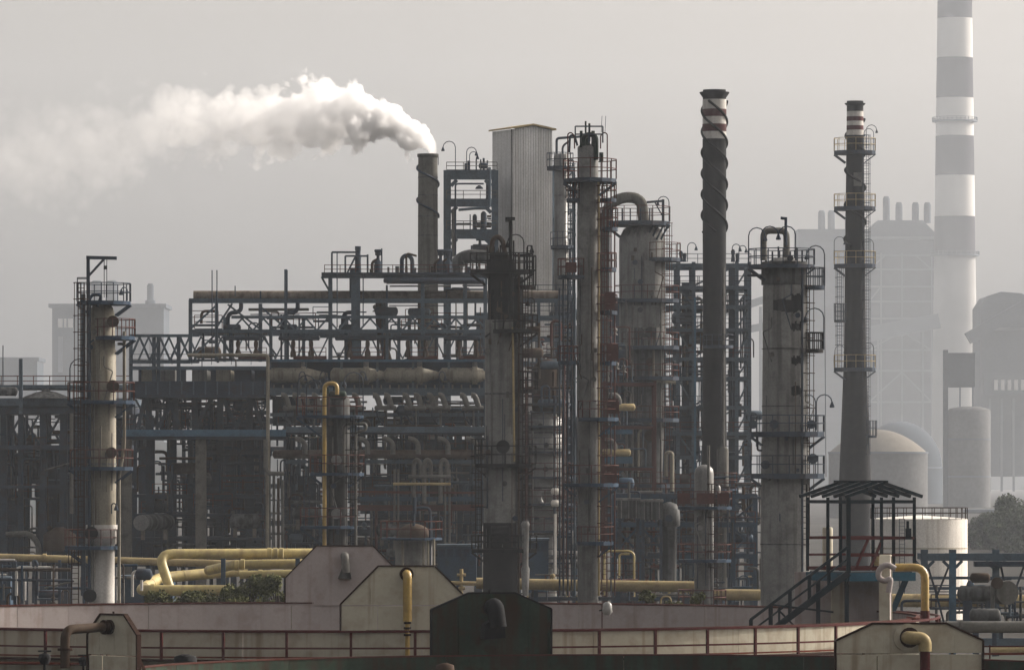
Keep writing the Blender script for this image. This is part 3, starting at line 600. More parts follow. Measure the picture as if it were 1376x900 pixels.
# ---- left cream column
t = G('distillation_column', 'cream distillation column at left with lifting davit and rust manways', 'column', 137, 330)
t.lathe('shell', 137, [(405, 3), (408, 10), (414, 15), (422, 17), (470, 18), (471, 19), (705, 19)], 'pale_clad')
t.lathe('lower_shell', 136, [(705, 22), (730, 22), (731, 18), (790, 18)], 'white_band', ground=True)
dress(t, 137, 18.5, 425, 700, 12, 101, ('pale_clad', 'grey_pipe', 'dark_steel'))
t.lathe('ring', 137, [(538, 19.4), (541, 19.4)], 'grey_clad'); t.lathe('ring', 137, [(622, 19.4), (625, 19.4)], 'grey_clad')
for y, a, b, r in ((405, 104, 175, 24), (452, 128, 181, 23), (538, 92, 180, 24), (627, 95, 178, 23), (733, 88, 158, 22)):
    t.plat(y, a, b, r, 5, 'blue_dark', 'red_rail' if y > 420 else 'dark_steel', ry=2.0, br=(119, 156))
t.bar('davit_post', (118.5, 346), (118.5, 560), 4.5, 'dark_steel', dy=-1.2); t.bar('davit_arm', (116, 346), (157, 347), 4.5, 'dark_steel', dy=-1.2); t.bar('davit_brace', (119, 371), (140, 348), 3, 'dark_steel', dy=-1.2)
for x in (140, 143.5): t.rod('hoist_chain', (x, 348), (x, 400), 1.0, 'black_steel', dy=-1.2)
t.rod('hook_block', (141.7, 357), (141.7, 362), 5, 'black_steel', dy=-1.2)
t.ladder(109, 380, 735, 8, 'edge_rust', dy=-1.3); t.ladder(101, 735, 812, 9, 'edge_rust', dy=-.8, cage=True); t.bar('cable_tray', (112, 395), (112, 800), 6, 'dark_steel', dy=-1.0)
t.pipe('vapour_pipe', [(131, 412), (137, 396), (124, 396), (120, 402), (120, 800)], 4.5, 'blue_dark', dy=-.9); t.pipe('line', [(126, 520), (126, 800)], 2.2, 'grey_pipe', dy=-1.0)
t.pipe('vapour_pipe', [(167, 445), (167, 600), (160, 640), (160, 812)], 4.5, 'pale_clad', dy=-.6); t.pipe('line', [(158, 462), (167, 462), (167, 520)], 4, 'grey_pipe', dy=-.6)
for x, y, r in ((152, 432, 8), (152, 519, 8.5), (150, 608, 7.5), (123, 716, 9), (121, 800, 9)): t.manway(x, y, r, 'rust_pipe' if y < 700 else 'black_clad', dy=-1.05, L=.3)
for x, y, h, d in ((94, 540, 58, 1), (171, 404, 18, -1), (96, 628, 24, 1), (150, 690, 14, 1)): t.lamp(x, y, h, d, dy=-.9)
t.rail([(104, 400), (104, 376), (118, 376)], 3, 'dark_steel', dy=-1.2)
# ---- yellow-pipe column
t = G('distillation_column', 'grey column carrying a tall yellow riser and inverted U pipe', 'column', 452, 330)
t.lathe('shell', 451, [(527, 3), (530, 14), (536, 19), (640, 19), (641, 16), (760, 16)], 'dirty_clad', ground=True)
dress(t, 451, 17, 545, 730, 14, 102)
t.pipe('riser', [(453, 530), (453, 515), (436, 515), (436, 735)], 5.5, 'ochre_pipe', dy=-1.3, br=8, n=14)
for y, a, b in ((558, 399, 488), (635, 417, 489), (706, 404, 480)): t.plat(y, a, b, 24, 4, 'blue_dark', 'red_rail', ry=2.0, br=(434, 468))
t.pipe('vapour_pipe', [(462, 640), (462, 573), (468, 569), (492, 569), (492, 578), (478, 580), (478, 735)], 4, 'grey_pipe', dy=-1.0)
for x, y in ((452, 618), (452, 690)): t.manway(x, y, 7, 'silver_clad', dy=-1.1, L=.25)
t.ladder(474, 560, 740, 7, 'black_steel', dy=-1.0); t.ladder(412, 640, 706, 7, 'dark_steel', dy=-.6)
for x, h, d in ((400, 54, 1), (488, 58, -1), (412, 48, 1)): t.lamp(x, 558, h, d, dy=-.6)
for x in (441, 449, 456): t.rod('nozzle', (x, 520), (x, 532), 2.5, 'green_valve')
t.hcyl('top_valve', 441, 466, 531, 6, 'green_valve', dy=-.8)
# ---- low drum column
t = G('reactor_drum', 'short rust-domed drum on a red railed deck behind the cream gable plate', 'vessel', 556, 345)
t.lathe('shell', 556, [(722, 25), (800, 25)], 'grey_clad', ground=True); t.lathe('dome', 556, [(703, 2), (705, 10), (709, 18), (716, 22), (722, 24)], 'rust_pipe')
t.plat(722, 512, 594, 22, 3, 'blue_dark', 'red_rail', ry=2.4); t.pipe('vapour_pipe', [(556, 706), (556, 682), (578, 682), (578, 800)], 4, 'dark_steel', dy=-.6)
for x in (541, 569, 575, 583): t.rod('line', (x, 724), (x, 800), 3.5, 'pale_clad', dy=-1.6)
t.rod('valve', (557, 668), (557, 690), 5, 'dark_steel', dy=-.8)
# ---- dark sooty column
t = G('distillation_column', 'sooty black-topped column with thick boom pole, centre of the plant', 'column', 672, 320)
t.lathe('shell', 673, [(340, 8), (347, 15), (352, 19), (366, 19), (374, 17.5), (430, 17.5)], 'black_char'); t.lathe('lower_shell', 673, [(430, 21.5), (590, 21.5), (592, 23), (720, 23)], 'grey_clad', ground=True)
t.lathe('burnt_skirt', 673, [(702, 24), (790, 24)], 'black_char', ground=True); t.lathe('ring', 673, [(592, 24), (596, 24)], 'grey_clad'); t.lathe('ring', 673, [(528, 22), (530, 22)], 'dirty_clad')
dress(t, 673, 18, 366, 430, 22, 103, ('black_char', 'black_steel', 'rust_pipe')); dress(t, 673, 22.5, 432, 735, 22, 104)
t.box('side_duct', 689, 703, 372, 735, -.5, .5, 'dirty_clad'); t.box('side_duct', 690, 699, 374, 440, -.6, .2, 'black_char')
t.lathe('deck_hood', 673, [(363, 34), (366, 34), (372, 22), (374, 18)], 'black_char')
for y, a, b, r in ((363, 632, 716, 22), (384, 690, 720, 40), (443, 659, 722, 20), (523, 696, 722, 24), (623, 638, 720, 24), (737, 634, 721, 18)):
    t.plat(y, a, b, r, 5, 'black_steel', 'black_steel', ry=1.7 if b - a > 40 else .9, br=(652, 695) if b - a > 40 else None, w=.07)
t.pipe('boom_pole', [(686, 430), (686, 296), (679, 296)], 5, 'black_steel', dy=-1.2, br=3); t.rod('boom_tip', (679, 294), (692, 294), 4.5, 'black_steel', dy=-1.2)
t.pipe('vapour_pipe', [(660, 340), (662, 322), (669, 317), (676, 324), (679, 345)], 7, 'rust_pipe', dy=-.6, br=9); t.rod('top_flange', (658, 342), (682, 342), 7, 'black_char', dy=-1)
for k in range(9): x = 655 + k * 4.4; t.rod('nozzle', (x, 345 - RD.uniform(5, 22)), (x, 352), 2.4, 'black_char', dy=RD.uniform(-1.6, .6))
t.ladder(712, 330, 385, 6, 'black_steel', dy=-.6, cage=False); t.ladder(706, 385, 740, 7, 'edge_rust', dy=-.9); t.ladder(643, 590, 735, 8, 'black_steel', dy=-.8); t.pipe('line', [(697, 340), (697, 800)], 3, 'rust_pipe', dy=-1.0); t.pipe('line', [(689, 440), (691, 620)], 3, 'tan_pipe', dy=-1.2)
for x, y, h, d in ((704, 365, 50, -1), (708, 345, 15, 1), (718, 420, 20, -1)): t.lamp(x, y, h, d, 'black_steel', dy=-1.1)
t.manway(676, 600, 9, 'black_char', dy=-1.2, L=.5); t.manway(668, 728, 8, 'black_char', dy=-1.2, L=.5); t.hcyl('scorched_box', 660, 684, 717, 11, 'black_char', dy=-1, heads=False)
t.lathe('silver_valve', 706, [(700, 4), (704, 6), (708, 5), (760, 4), (764, 6), (800, 4)], 'silver_clad', dy=-1.2, n=12)
t.hcyl('strainer', 707, 726, 442, 3.5, 'rust_pipe', dy=-1)
# ---- tall slender column with valve crown
t = G('distillation_column', 'tallest slender grey column with green valve crown and red railings', 'column', 790, 322)
t.lathe('shell', 790, [(194, 10), (198, 14), (240, 14), (300, 14.5), (545, 14.5), (560, 14)], 'grey_clad', ground=True); t.lathe('ring', 790, [(286, 15), (288, 15)], 'silver_clad'); t.lathe('ring', 790, [(434, 15), (436, 15)], 'silver_clad')
dress(t, 790, 14.5, 300, 780, 18, 105)
t.pipe('riser', [(797, 540), (799, 700), (799, 805)], 9, 'silver_clad', dy=-1.0)
t.pipe('crown_pipe', [(784, 196), (784, 184), (793, 180), (801, 184), (801, 215)], 7, 'green_valve', dy=-.5, br=8); t.pipe('crown_pipe', [(776, 196), (772, 182), (766, 182), (765, 205)], 3, 'dark_steel', dy=-.5)
for x, y0, y1, w in ((787, 163, 200, 2.5), (792, 166, 190, 3), (781, 176, 198, 4), (797, 176, 198, 5), (790, 180, 198, 6), (808, 205, 218, 6)): t.rod('valve', (x, y0), (x, y1), w, 'green_valve', dy=-.4)
t.rail([(773, 192), (810, 192)], 22, 'dark_steel', dy=-1.2, sp=.7, w=.08); t.rail([(773, 192), (810, 192)], 22, 'dark_steel', dy=1.0, sp=.9, w=.08)
for x, d in ((763, 1), (816, -1)): t.pipe('cage_hoop', [(x, 240), (x, 180), (x + 4 * d, 178), (x + 9 * d, 182), (x + 9 * d, 200)], 1.8, 'dark_red', dy=-.8, br=4)
for x in (809, 814): t.rod('aerial', (x, 156), (x - 1, 178), .7, 'dark_steel')
for y, a, b, r in ((241, 757, 828, 26), (267, 761, 780, 22), (267, 803, 828, 22), (306, 804, 830, 26), (370, 750, 788, 22), (360, 806, 828, 20), (418, 805, 829, 22), (485, 750, 779, 20), (486, 805, 828, 24), (561, 777, 831, 22), (649, 757, 831, 24), (727, 776, 824, 20)):
    t.plat(y, a, b, r, 5, 'dark_steel' if y < 450 else 'blue_dark', 'red_rail', ry=2.2 if b - a > 40 else 1.0, br=(776, 804) if b - a > 40 else None)
for x, y0, y1 in ((768, 352, 366), (820, 392, 416), (824, 462, 484), (824, 535, 556), (822, 626, 648)): t.box('wind_panel', x - 7, x + 7, y0, y1, -1.25, -1.2, 'red_rail')
t.ladder(812, 250, 800, 7, 'red_rail', dy=-.9); t.pipe('line', [(804.5, 240), (804.5, 800)], 3.4, 'tan_pipe', dy=-1.0); t.pipe('line', [(821, 260), (821, 800)], 2, 'dark_steel', dy=-.4); t.pipe('line', [(826, 300), (826, 800)], 2, 'red_rail', dy=.4)
for x in (752, 757, 763, 768): t.rod('standpipe', (x, 360 + x % 7 * 9), (x, 800), 2.6, 'dark_steel', dy=RD.uniform(-.8, .8))
t.rod('standpipe', (772, 240), (772, 800), 3.2, 'blue_steel', dy=.9)
# ---- pale slender pipe column beside the corrugated tower
t = G('pipe_column', 'slender pale column between the corrugated tower and the tallest column', 'column', 754, 446)
t.lathe('shell', 754, [(207, 8), (212, 9), (322, 9), (323, 10), (460, 10), (461, 8)], 'silver_clad', ground=True)
t.pipe('vapour_pipe', [(748, 215), (748, 186), (790, 183)], 3.5, 'dark_steel', br=4); t.pipe('vapour_pipe', [(756, 212), (756, 196), (765, 190)], 3, 'dark_steel')
for y, a, b in ((224, 735, 770), (330, 740, 772), (420, 738, 772)): t.plat(y, a, b, 18, 5, 'dark_steel', 'dark_steel', ry=1.3)
t.lathe('ring', 754, [(262, 9.8), (264, 9.8)], 'grey_clad'); t.ladder(766, 220, 470, 6, 'dark_steel', dy=-.4)
# ---- fat column with big overhead pipe
t = G('fractionator', 'wide fractionating column with great curved overhead pipe', 'column', 863, 425)
t.lathe('shell', 863, [(298, 6), (302, 16), (308, 25), (316, 29), (322, 31), (470, 31)], 'grey_clad', n=36); t.lathe('lower_shell', 866, [(470, 27), (560, 27), (640, 24), (760, 24)], 'dirty_clad', ground=True, n=32)
dress(t, 863, 30, 325, 465, 26, 106); dress(t, 866, 26, 475, 740, 34, 107)
t.pipe('overhead_pipe', [(866, 306), (862, 268), (840, 264), (818, 274), (812, 300), (812, 640)], 15, 'stack_grey', dy=-.4, br=26, n=18)
t.plat(298, 814, 900, 20, 6, 'dark_steel', 'red_rail', ry=2.6, br=(834, 894)); 
for x, d in ((870, 1), (877, 1), (884, 1), (890, 1)): t.bar('gusset', (x + 8, 302), (x - 2, 322), 2.5, 'dark_steel', dy=-1.4)
t.bar('davit_post', (891, 298), (891, 268), 3.5, 'dark_steel', dy=-.8); t.bar('davit_arm', (892, 270), (869, 272), 3, 'dark_steel', dy=-.8); t.bar('davit_brace', (890, 290), (880, 272), 1.6, 'dark_steel', dy=-.8); t.lamp(899, 298, 34, -1)
for x in (836, 847, 873, 877, 861): t.rod('nozzle', (x, 280), (x, 298), 1.8, 'dark_steel', dy=-1.4)
for y, a, b, r in ((347, 868, 914, 20), (402, 826, 912, 18), (465, 836, 912, 18), (506, 830, 912, 16), (562, 832, 912, 16), (650, 840, 906, 16)): t.plat(y, a, b, r, 5, 'dark_steel', 'red_rail', ry=2.4, dy=-.3)
for x, y, r in ((874, 446, 7), (861, 446, 5), (874, 486, 6), (862, 598, 8), (874, 585, 8)): t.manway(x, y, r, 'dirty_clad' if y < 480 else 'rust_pipe', dy=-1.85, L=.3)
for x in (842, 850, 888): t.rod('line', (x, 402), (x, 760), 3, 'grey_pipe', dy=-2.0)
t.box('light_panel', 848, 886, 410, 440, -1.95, -1.85, 'grey_clad'); t.box('light_panel', 866, 880, 350, 390, -1.98, -1.9, 'grey_clad')
t.pipe('elbow_line', [(878, 470), (878, 505), (876, 512), (908, 514)], 3.5, 'pale_clad', dy=-2.1); t.pipe('elbow_line', [(858, 640), (858, 580), (880, 566), (882, 545)], 3, 'pale_clad', dy=-2.1)
t.ladder(896, 300, 640, 7, 'red_rail', dy=-.6); t.pipe('line', [(895, 640), (895, 608), (903, 608), (903, 660)], 6, 'pale_clad', dy=-2.2)
# ---- black flare stack with helical strakes
t = G('flue_stack', 'black flue stack with wavy strakes and two red bands near its flared top', 'chimney', 960, 430)
for y0, y1, w0, w1, m in ((121, 134, 15.5, 15.5, 'black_clad'), (134, 147, 16, 16, 'white_band'), (147, 157, 16.2, 16.2, 'red_band'), (157, 167, 16, 16, 'white_band'), (167, 177, 16.2, 16.2, 'red_band'), (177, 187, 16, 16, 'white_band'), (187, 480, 16, 15.5, 'black_clad'), (480, 640, 15.5, 17, 'black_char')): t.lathe('painted_band', 960, [(y0, w0), (y1, w1)], m, n=32, ground=(y1 == 640))
cc = t.p((960, 640)); t.lathe('crown', 960, [(124, 20), (125.5, 20), (132, 15.6), (134, 15.6)], 'black_clad', n=32)
for ph in (0, 2 * PI / 3, 4 * PI / 3):
    q = []
    for j in range(100):
        y = 136 + 176 * j / 99; a = ph + 2 * PI * (y - 136) / 84; r = t.m(17.0); q.append((cc.x + r * math.cos(a), cc.y + r * math.sin(a), Z(y, 430)))
    part('strake', MB().tube(q, .10, n=5), 'black_clad', t.root)
t.lathe('sheath', 971, [(600, 5), (604, 8), (665, 8)], 'stack_grey', dy=-1.0, ground=True); t.plat(655, 928, 990, 20, 4, 'blue_dark', 'red_rail', ry=2.0)
t.rod('line', (972, 360), (972, 640), 3, 'grey_pipe', dy=-1.0); t.plat(464, 945, 985, 14, 4, 'dark_steel', 'dark_steel', ry=1.6)
# ---- white-smoke stack
t = G('smoking_stack', 'grey stack with white smoke pouring out and a cable looped round it', 'chimney', 575, 440)
t.lathe('shell', 575, [(209, 13), (330, 13.4), (480, 14)], 'stack_grey', ground=True); t.lathe('mouth_ring', 575, [(207, 14.4), (211, 14.4), (212, 13)], 'stack_grey')
for y in (238, 262, 290, 316): t.lathe('ring', 575, [(y, 13.5), (y + 1.2, 13.5)], 'dirty_clad')
cc = t.p((575, 640)); q = [(cc.x + t.m(14.6) * math.cos(a), cc.y + t.m(14.6) * math.sin(a), Z(222 + 70 * j / 60, 440)) for j, a in enumerate([2.6 + j * .17 for j in range(61)])]
part('cable', MB().tube(q, .09, n=5), 'dark_steel', t.root); t.rod('lightning_rod', (589, 207), (589, 222), 1, 'dark_steel')
# ---- great cream column at right
t = G('distillation_column', 'broad grey-cream column at right with dark patches and goose-neck lamps', 'column', 1054, 310)
t.lathe('shell', 1055, [(345, 4), (348, 16), (352, 25), (357, 29.5), (384, 29.5), (386, 30), (580, 31), (610, 32.5), (760, 33)], 'grey_clad', n=40, ground=True)
dress(t, 1055, 31.5, 362, 700, 14, 108)
t.lathe('skirt', 1054, [(352, 31), (383, 31)], 'dirty_clad', n=40); t.box('side_duct', 1078, 1084, 385, 570, -.5, .6, 'pale_clad')
for y in (468, 545, 730): t.lathe('ring', 1055, [(y, 31.5 if y < 600 else 33.6), (y + 1.5, 31.5 if y < 600 else 33.6)], 'dirty_clad', n=40)
t.pipe('overhead_pipe', [(1026, 350), (1026, 310), (1057, 310), (1057, 350)], 9, 'grey_pipe', dy=-.2, br=9, n=14); t.rod('vent_rod', (1056, 292), (1056, 330), 4, 'dark_steel', dy=-.4); t.rod('vent_tip', (1049, 293), (1057, 294), 4, 'dark_steel', dy=-.4)
t.plat(356, 1006, 1094, 21, 5, 'dark_steel', 'dark_steel', ry=1.9, br=(1028, 1082)); t.plat(384, 1080, 1108, 24, 5, 'dark_steel', 'dark_steel', ry=1.0); t.plat(469, 1080, 1106, 22, 5, 'black_steel', 'black_steel', ry=1.0)
t.plat(580, 1009, 1107, 22, 7, 'dark_steel', 'dark_steel', ry=2.1, br=(1024, 1086)); t.plat(636, 1009, 1107, 24, 7, 'dark_steel', 'dark_steel', ry=2.1, br=(1022, 1087))
for x0, x1, y0, y1 in ((1038, 1070, 404, 419), (1062, 1076, 396, 419), (1062, 1076, 434, 444), (1062, 1076, 480, 490), (1062, 1076, 520, 531)):
    mbp = MB(); c0 = t.p((1055, 640)); ws = [x0 + (x1 - x0) * j / 6 for j in range(7)]; Rr = t.m(30.9)
    for j in range(6):
        qa = [math.asin(max(-1, min(1, (w_ - 1055) / 30.9))) for w_ in (ws[j], ws[j + 1])]
        pts = [(c0.x + Rr * math.sin(q_), c0.y - Rr * math.cos(q_)) for q_ in qa]
        ja, jb = RD.uniform(-2.6, 2.2), RD.uniform(-2.2, 3.2)
        mbp.prism([(pts[0][0], pts[0][1], Z(y1 + jb, 310)), (pts[1][0], pts[1][1], Z(y1 + jb * .6, 310)), (pts[1][0], pts[1][1], Z(y0 + ja, 310)), (pts[0][0], pts[0][1], Z(y0 + ja * .5, 310))], (0, .06, 0))
    part('bare_patch', mbp, 'black_char', t.root)
t.ladder(1084, 384, 720, 7, 'edge_rust', dy=-.5); t.pipe('line', [(1078, 360), (1078, 800)], 3.5, 'dark_steel', dy=-1.0); t.ladder(1079, 650, 735, 9, 'black_steel', dy=-1.0, cage=False)
for x, y, h, d in ((1006, 356, 50, 1), (1023, 356, 52, 1), (1069, 356, 52, -1), (1108, 384, 54, -1), (1107, 470, 56, -1), (1096, 578, 48, -1), (1097, 578, 48, 1)): t.lamp(x, y, h, d, dy=-.7)
t.rod('cable', (1108, 380), (1110, 640), .8, 'dark_steel', dy=-.7); t.manway(1062, 347, 4, 'dark_steel'); 
for x in (1012, 1040, 1090): t.manway(x, 570, 6, 'dark_steel', dy=-1.3, L=.3)
t.manway(1028, 624, 6, 'dark_steel', dy=-1.4, L=.3); t.manway(1092, 616, 7, 'dark_steel', dy=-1.3, L=.3); t.hcyl('inlet_pipe', 1004, 1028, 370, 2, 'dark_steel')
t.pipe('drop_line', [(1018, 586), (1018, 605), (1024, 605)], 3, 'dark_steel', dy=-1)
for k in range(7): x = 1030 + k * 8; t.rod('nozzle', (x, 340 - RD.uniform(0, 10)), (x, 352), 2.5, 'dark_steel', dy=RD.uniform(-1.2, .4))
# ---- striped black flue stack
t = G('flue_stack', 'tapering black flue stack with small striped head and railed galleries', 'chimney', 1149, 560)
hw2 = lambda y: 11 + max(0, y - 150) * .0115 + max(0, y - 480) * .028
for y0, y1, m in ((136, 150, 'black_clad'), (150, 157, 'white_band'), (157, 163, 'red_band'), (163, 169, 'white_band'), (169, 175, 'red_band'), (175, 182, 'white_band'), (182, 480, 'black_clad'), (480, 650, 'black_clad')): t.lathe('painted_band', 1149, [(y0, hw2(y0) + .2), (y1, hw2(y1) + .2)], m, n=30, ground=(y1 == 650))
t.lathe('crown', 1149, [(139, 14), (140, 14), (142, 12)], 'black_clad')
for y in (203, 278, 355, 494): t.plat(y, 1121, 1176, 17, 5, 'dark_steel', 'tan_pipe', ry=2.0, br=(1136, 1162), dy=0)
t.ladder(1164, 182, 650, 7, 'dark_steel', dy=-.6); t.ladder(1128, 360, 500, 6, 'dark_steel', dy=-.6); t.plat(430, 1121, 1138, 22, 3, 'dark_steel', 'dark_steel', ry=.8); t.plat(585, 1160, 1178, 20, 3, 'dark_steel', 'dark_steel', ry=.8)
cc = t.p((1149, 640)); q = [(cc.x + t.m(hw2(y) + 1.5) * math.cos(a), cc.y + t.m(hw2(y) + 1.5) * math.sin(a), Z(y, 560)) for y, a in [(160 + 170 * j / 70, j * .33) for j in range(71)]]
part('strake', MB().tube(q, .13, n=5), 'black_clad', t.root)
for x, y, h, d in ((1121, 350, 32, 1), (1174, 355, 34, -1), (1174, 494, 34, -1), (1122, 494, 30, 1), (1174, 203, 30, -1), (1164, 200, 32, 1)): t.lamp(x, y, h, d)
t.box('pale_box', 1147, 1158, 232, 250, -.95, -.8, 'grey_clad')
# ---- small silver column
t = G('absorber_column', 'small silver column with thin vent pipe and red deck rails', 'column', 946, 325)
t.lathe('shell', 946, [(624, 2), (626, 8), (630, 12), (636, 13), (800, 13)], 'silver_clad', ground=True); t.pipe('vent_pipe', [(952, 690), (952, 600), (952, 598)], 4, 'grey_pipe', dy=-.8); t.pipe('line', [(955, 680), (957, 812)], 5, 'silver_clad', dy=-.8)
dress(t, 946, 13, 640, 790, 10, 109, ('silver_clad', 'grey_pipe', 'dark_steel'))
for y, a, b in ((680, 911, 983), (751, 911, 982), (812, 912, 975)): t.plat(y, a, b, 20, 4, 'blue_dark', 'red_rail', ry=1.9)
for x0, x1 in ((912, 928), (936, 960), (964, 980)): t.box('wind_panel', x0, x1, 662, 677, -1.95, -1.9, 'red_rail')
t.ladder(960, 650, 812, 7, 'edge_rust', dy=-.7); t.lathe('valve', 964, [(652, 3), (656, 5), (664, 5)], 'silver_clad', dy=-.6, n=12); t.rod('riser', (940, 600), (940, 640), 2, 'dark_steel')

# ================================================================== cooler structure (the long blue rack left of centre)
def clutter(g, x0, x1, y0, y1, n, seed, dy=(-1, 6), mats=('dark_steel', 'grey_pipe', 'rust_pipe', 'dark_steel', 'blue_steel', 'dirty_clad', 'dark_steel'), rails=3, wmax=5):
    rd = random.Random(seed)
    for i in range(n):
        m = rd.choice(mats); d = rd.uniform(*dy); w = rd.choice((1.5, 2, 2.5, 3, 4, wmax)); k = rd.random()
        x, y = rd.uniform(x0, x1), rd.uniform(y0, y1)
        if k < .34: g.pipe('pipe', [(x, y), (x, min(y1, y + rd.uniform(30, 110)))], w, m, d, n=8)
        elif k < .62: g.pipe('pipe', [(x, y), (min(x1, x + rd.uniform(25, 90)), y)], w, m, d, n=8)
        elif k < .80:
            s = rd.choice((-1, 1)); l = rd.uniform(10, 30); h = rd.uniform(14, 50); g.pipe('pipe', [(x, y), (x + s * l, y), (x + s * l, y + h)], w, m, d, n=8)
        elif k < .90: l = rd.uniform(8, 18); g.pipe('pipe', [(x, y + 34), (x, y), (x + l, y), (x + l, y + 26)], w, m, d, br=l * .5, n=8)
        elif k < .95: g.lathe('valve_body', x, [(y, 1.2), (y + 2, 3.4), (y + 5, 3.4), (y + 7, 1.2), (y + 9, 4), (y + 10, 4)], m, d, n=10)
        else: g.hcyl('drum', x, x + rd.uniform(18, 40), y, rd.uniform(5, 9), m, d)
    for i in range(rails):
        x, y = rd.uniform(x0, x1 - 30), rd.uniform(y0 + 20, y1); l = rd.uniform(25, 60); d = rd.uniform(dy[0], dy[1])
        g.box('walkway', x, min(x1, x + l), y, y + 2.5, d, d + 1.0, 'dark_steel'); g.rail([(x, y), (min(x1, x + l), y)], 18, rd.choice(('red_rail', 'red_rail', 'dark_steel')), dy=d)
r = G('cooler_structure', 'long blue steel cooler structure with trusses and a row of return bends', 'pipe rack', 410, 400)
# upper left truss bay
r.truss(174, 256, 451, 486, 3, 'blue_steel', 3, chords=(4, 5)); r.truss(186, 268, 451, 486, 3, 'blue_steel', 2.5, dy=9, chords=(3, 4))
for x in (176, 207, 213, 240): r.bar('post', (x, 450), (x, 535), 5, 'blue_steel', dy=.3)
r.rail([(178, 490), (364, 490)], 14, 'dark_steel', dy=-.5, w=.04)
r.box('fascia', 178, 364, 492, 497, -.3, -.1, 'blue_steel'); r.box('fascia', 176, 364, 512, 530, -.3, 9, 'dark_steel'); r.box('deck', 176, 364, 530, 534, -.8, 10, 'dark_steel')
for i in range(12): r.bar('stiffener', (180 + i * 16, 512), (180 + i * 16, 530), 1.6, 'blue_steel', dy=-.45)
for x in (190, 215, 258, 290, 318, 345): r.box('fan_housing', x, x + 20, 497, 512, 1, 6, RD.choice(('pale_clad', 'grey_clad', 'dark_steel', 'rust_pipe')))
for a, b in (((196, 534), (206, 574)), ((212, 574), (232, 540)), ((226, 536), (242, 574)), ((262, 574), (284, 536)), ((300, 536), (318, 574)), ((318, 574), (330, 540)), ((186, 574), (194, 536)), ((340, 536), (352, 574))): r.bar('brace', a, b, 5, 'dark_steel', dy=.6)
for x in (200, 236, 262, 296, 335): r.bar('post', (x, 530), (x, 580), 8, 'dark_steel', dy=1.5)
r.rail([(165, 577), (365, 577)], 16, 'dark_steel', dy=4, w=.05); r.rail([(165, 577), (365, 577)], 14, 'red_rail', dy=8, w=.05)
r.box('main_girder', 164, 384, 577, 586, -1.2, -.9, 'blue_steel_bright'); r.box('girder_soffit', 166, 384, 586, 590, -1.0, 10, 'dark_steel'); r.box('main_girder', 384, 652, 573, 581, -.9, -.6, 'blue_steel'); r.box('deck', 384, 652, 581, 583, -.6, 8, 'dark_steel')
for x, w, m, t in ((170, 14, 'concrete', 588), (270, 14, 'concrete', 590), (360, 7, 'concrete', 588)): r.post('column_leg', x, t, w, m, dy=-.2)
for x, w in ((202, 12), (231, 13), (256, 7), (296, 10), (314, 8), (336, 11), (352, 8), (392, 10), (421, 8), (476, 9), (527, 10), (560, 7), (592, 9), (617, 8), (643, 10)): r.post('column_leg', x, 584, w, 'dark_steel', dy=5)
for x in (182, 247, 284, 325, 402, 505, 545, 606): r.post('column_leg', x, 584, 5, 'dark_steel', dy=10)
for i, x in enumerate((362, 368, 374, 380)): r.pipe('downcomer', [(x, 636 + i * 3), (x, 760)], 4, ('grey_pipe', 'stack_grey', 'rust_pipe', 'grey_pipe')[i], dy=-1.4)
r.pipe('header_pipe', [(252, 477), (360, 477), (360, 740)], 5, 'pale_clad', dy=-1.4, br=5); r.pipe('header_pipe', [(357, 590), (357, 636), (382, 636)], 6, 'grey_pipe', dy=-1.6)
# upper frame
for x, t, w in ((256, 403, 5), (291, 400, 4.5), (350, 408, 5), (384, 362, 4), (444, 366, 5.5), (478, 366, 12), (536, 424, 4.5), (520, 424, 4), (568, 371, 5), (625, 371, 5), (652, 371, 5)): r.bar('post', (x, t), (x, 486), w, 'blue_steel')
for x in (302, 364, 408, 466, 550, 602): r.bar('post', (x, 426), (x, 486), 4.5, 'blue_steel', dy=5)
for y, x0, x1, h in ((404, 254, 750, 6), (445, 256, 655, 5), (371, 432, 655, 6), (378, 568, 655, 8), (452, 430, 655, 4)): r.bar('beam', (x0, y), (x1, y), 4.6, 'blue_steel', dy=-.05, h=h)
for y in (405, 446): r.bar('beam', (256, y), (655, y), 4, 'blue_steel', dy=9, h=5)
for a, b in (((257, 441), (291, 410)), ((306, 409), (348, 441)), ((350, 412), (384, 441)), ((291, 440), (312, 408)), ((432, 372), (442, 390)), ((262, 476), (291, 448)), ((291, 448), (312, 478)), ((350, 448), (372, 478)), ((256, 480), (240, 452))): r.bar('brace', a, b, 2.6, 'blue_steel', dy=.2)
r.truss(311, 655, 426, 446, 12, 'blue_steel', 2.4, dy=-.9, chords=(4, 3)); r.truss(256, 655, 450, 484, 14, 'blue_steel', 2, dy=7, chords=(3, 3))
r.pipe('rack_pipe', [(262, 398), (262, 398.2), (652, 398)], 12, 'rust_pipe', dy=2.0, n=16) if False else None
for x0 in (302, 378, 457): 
    r.pipe('swan_neck', [(x0 + 22, 405), (x0 + 22, 416), (x0 + 16, 420), (x0 + 8, 420), (x0 + 4, 426), (x0 + 4, 440)], 6, 'dark_steel', dy=.8, br=6)
    r.hcyl('knockout_pot', x0 - 2, x0 + 22, 440, 4.5, 'dark_steel', dy=.8); r.pipe('drop_pipe', [(x0 + 8, 442), (x0 + 8, 484)], 5, 'blue_dark', dy=1)
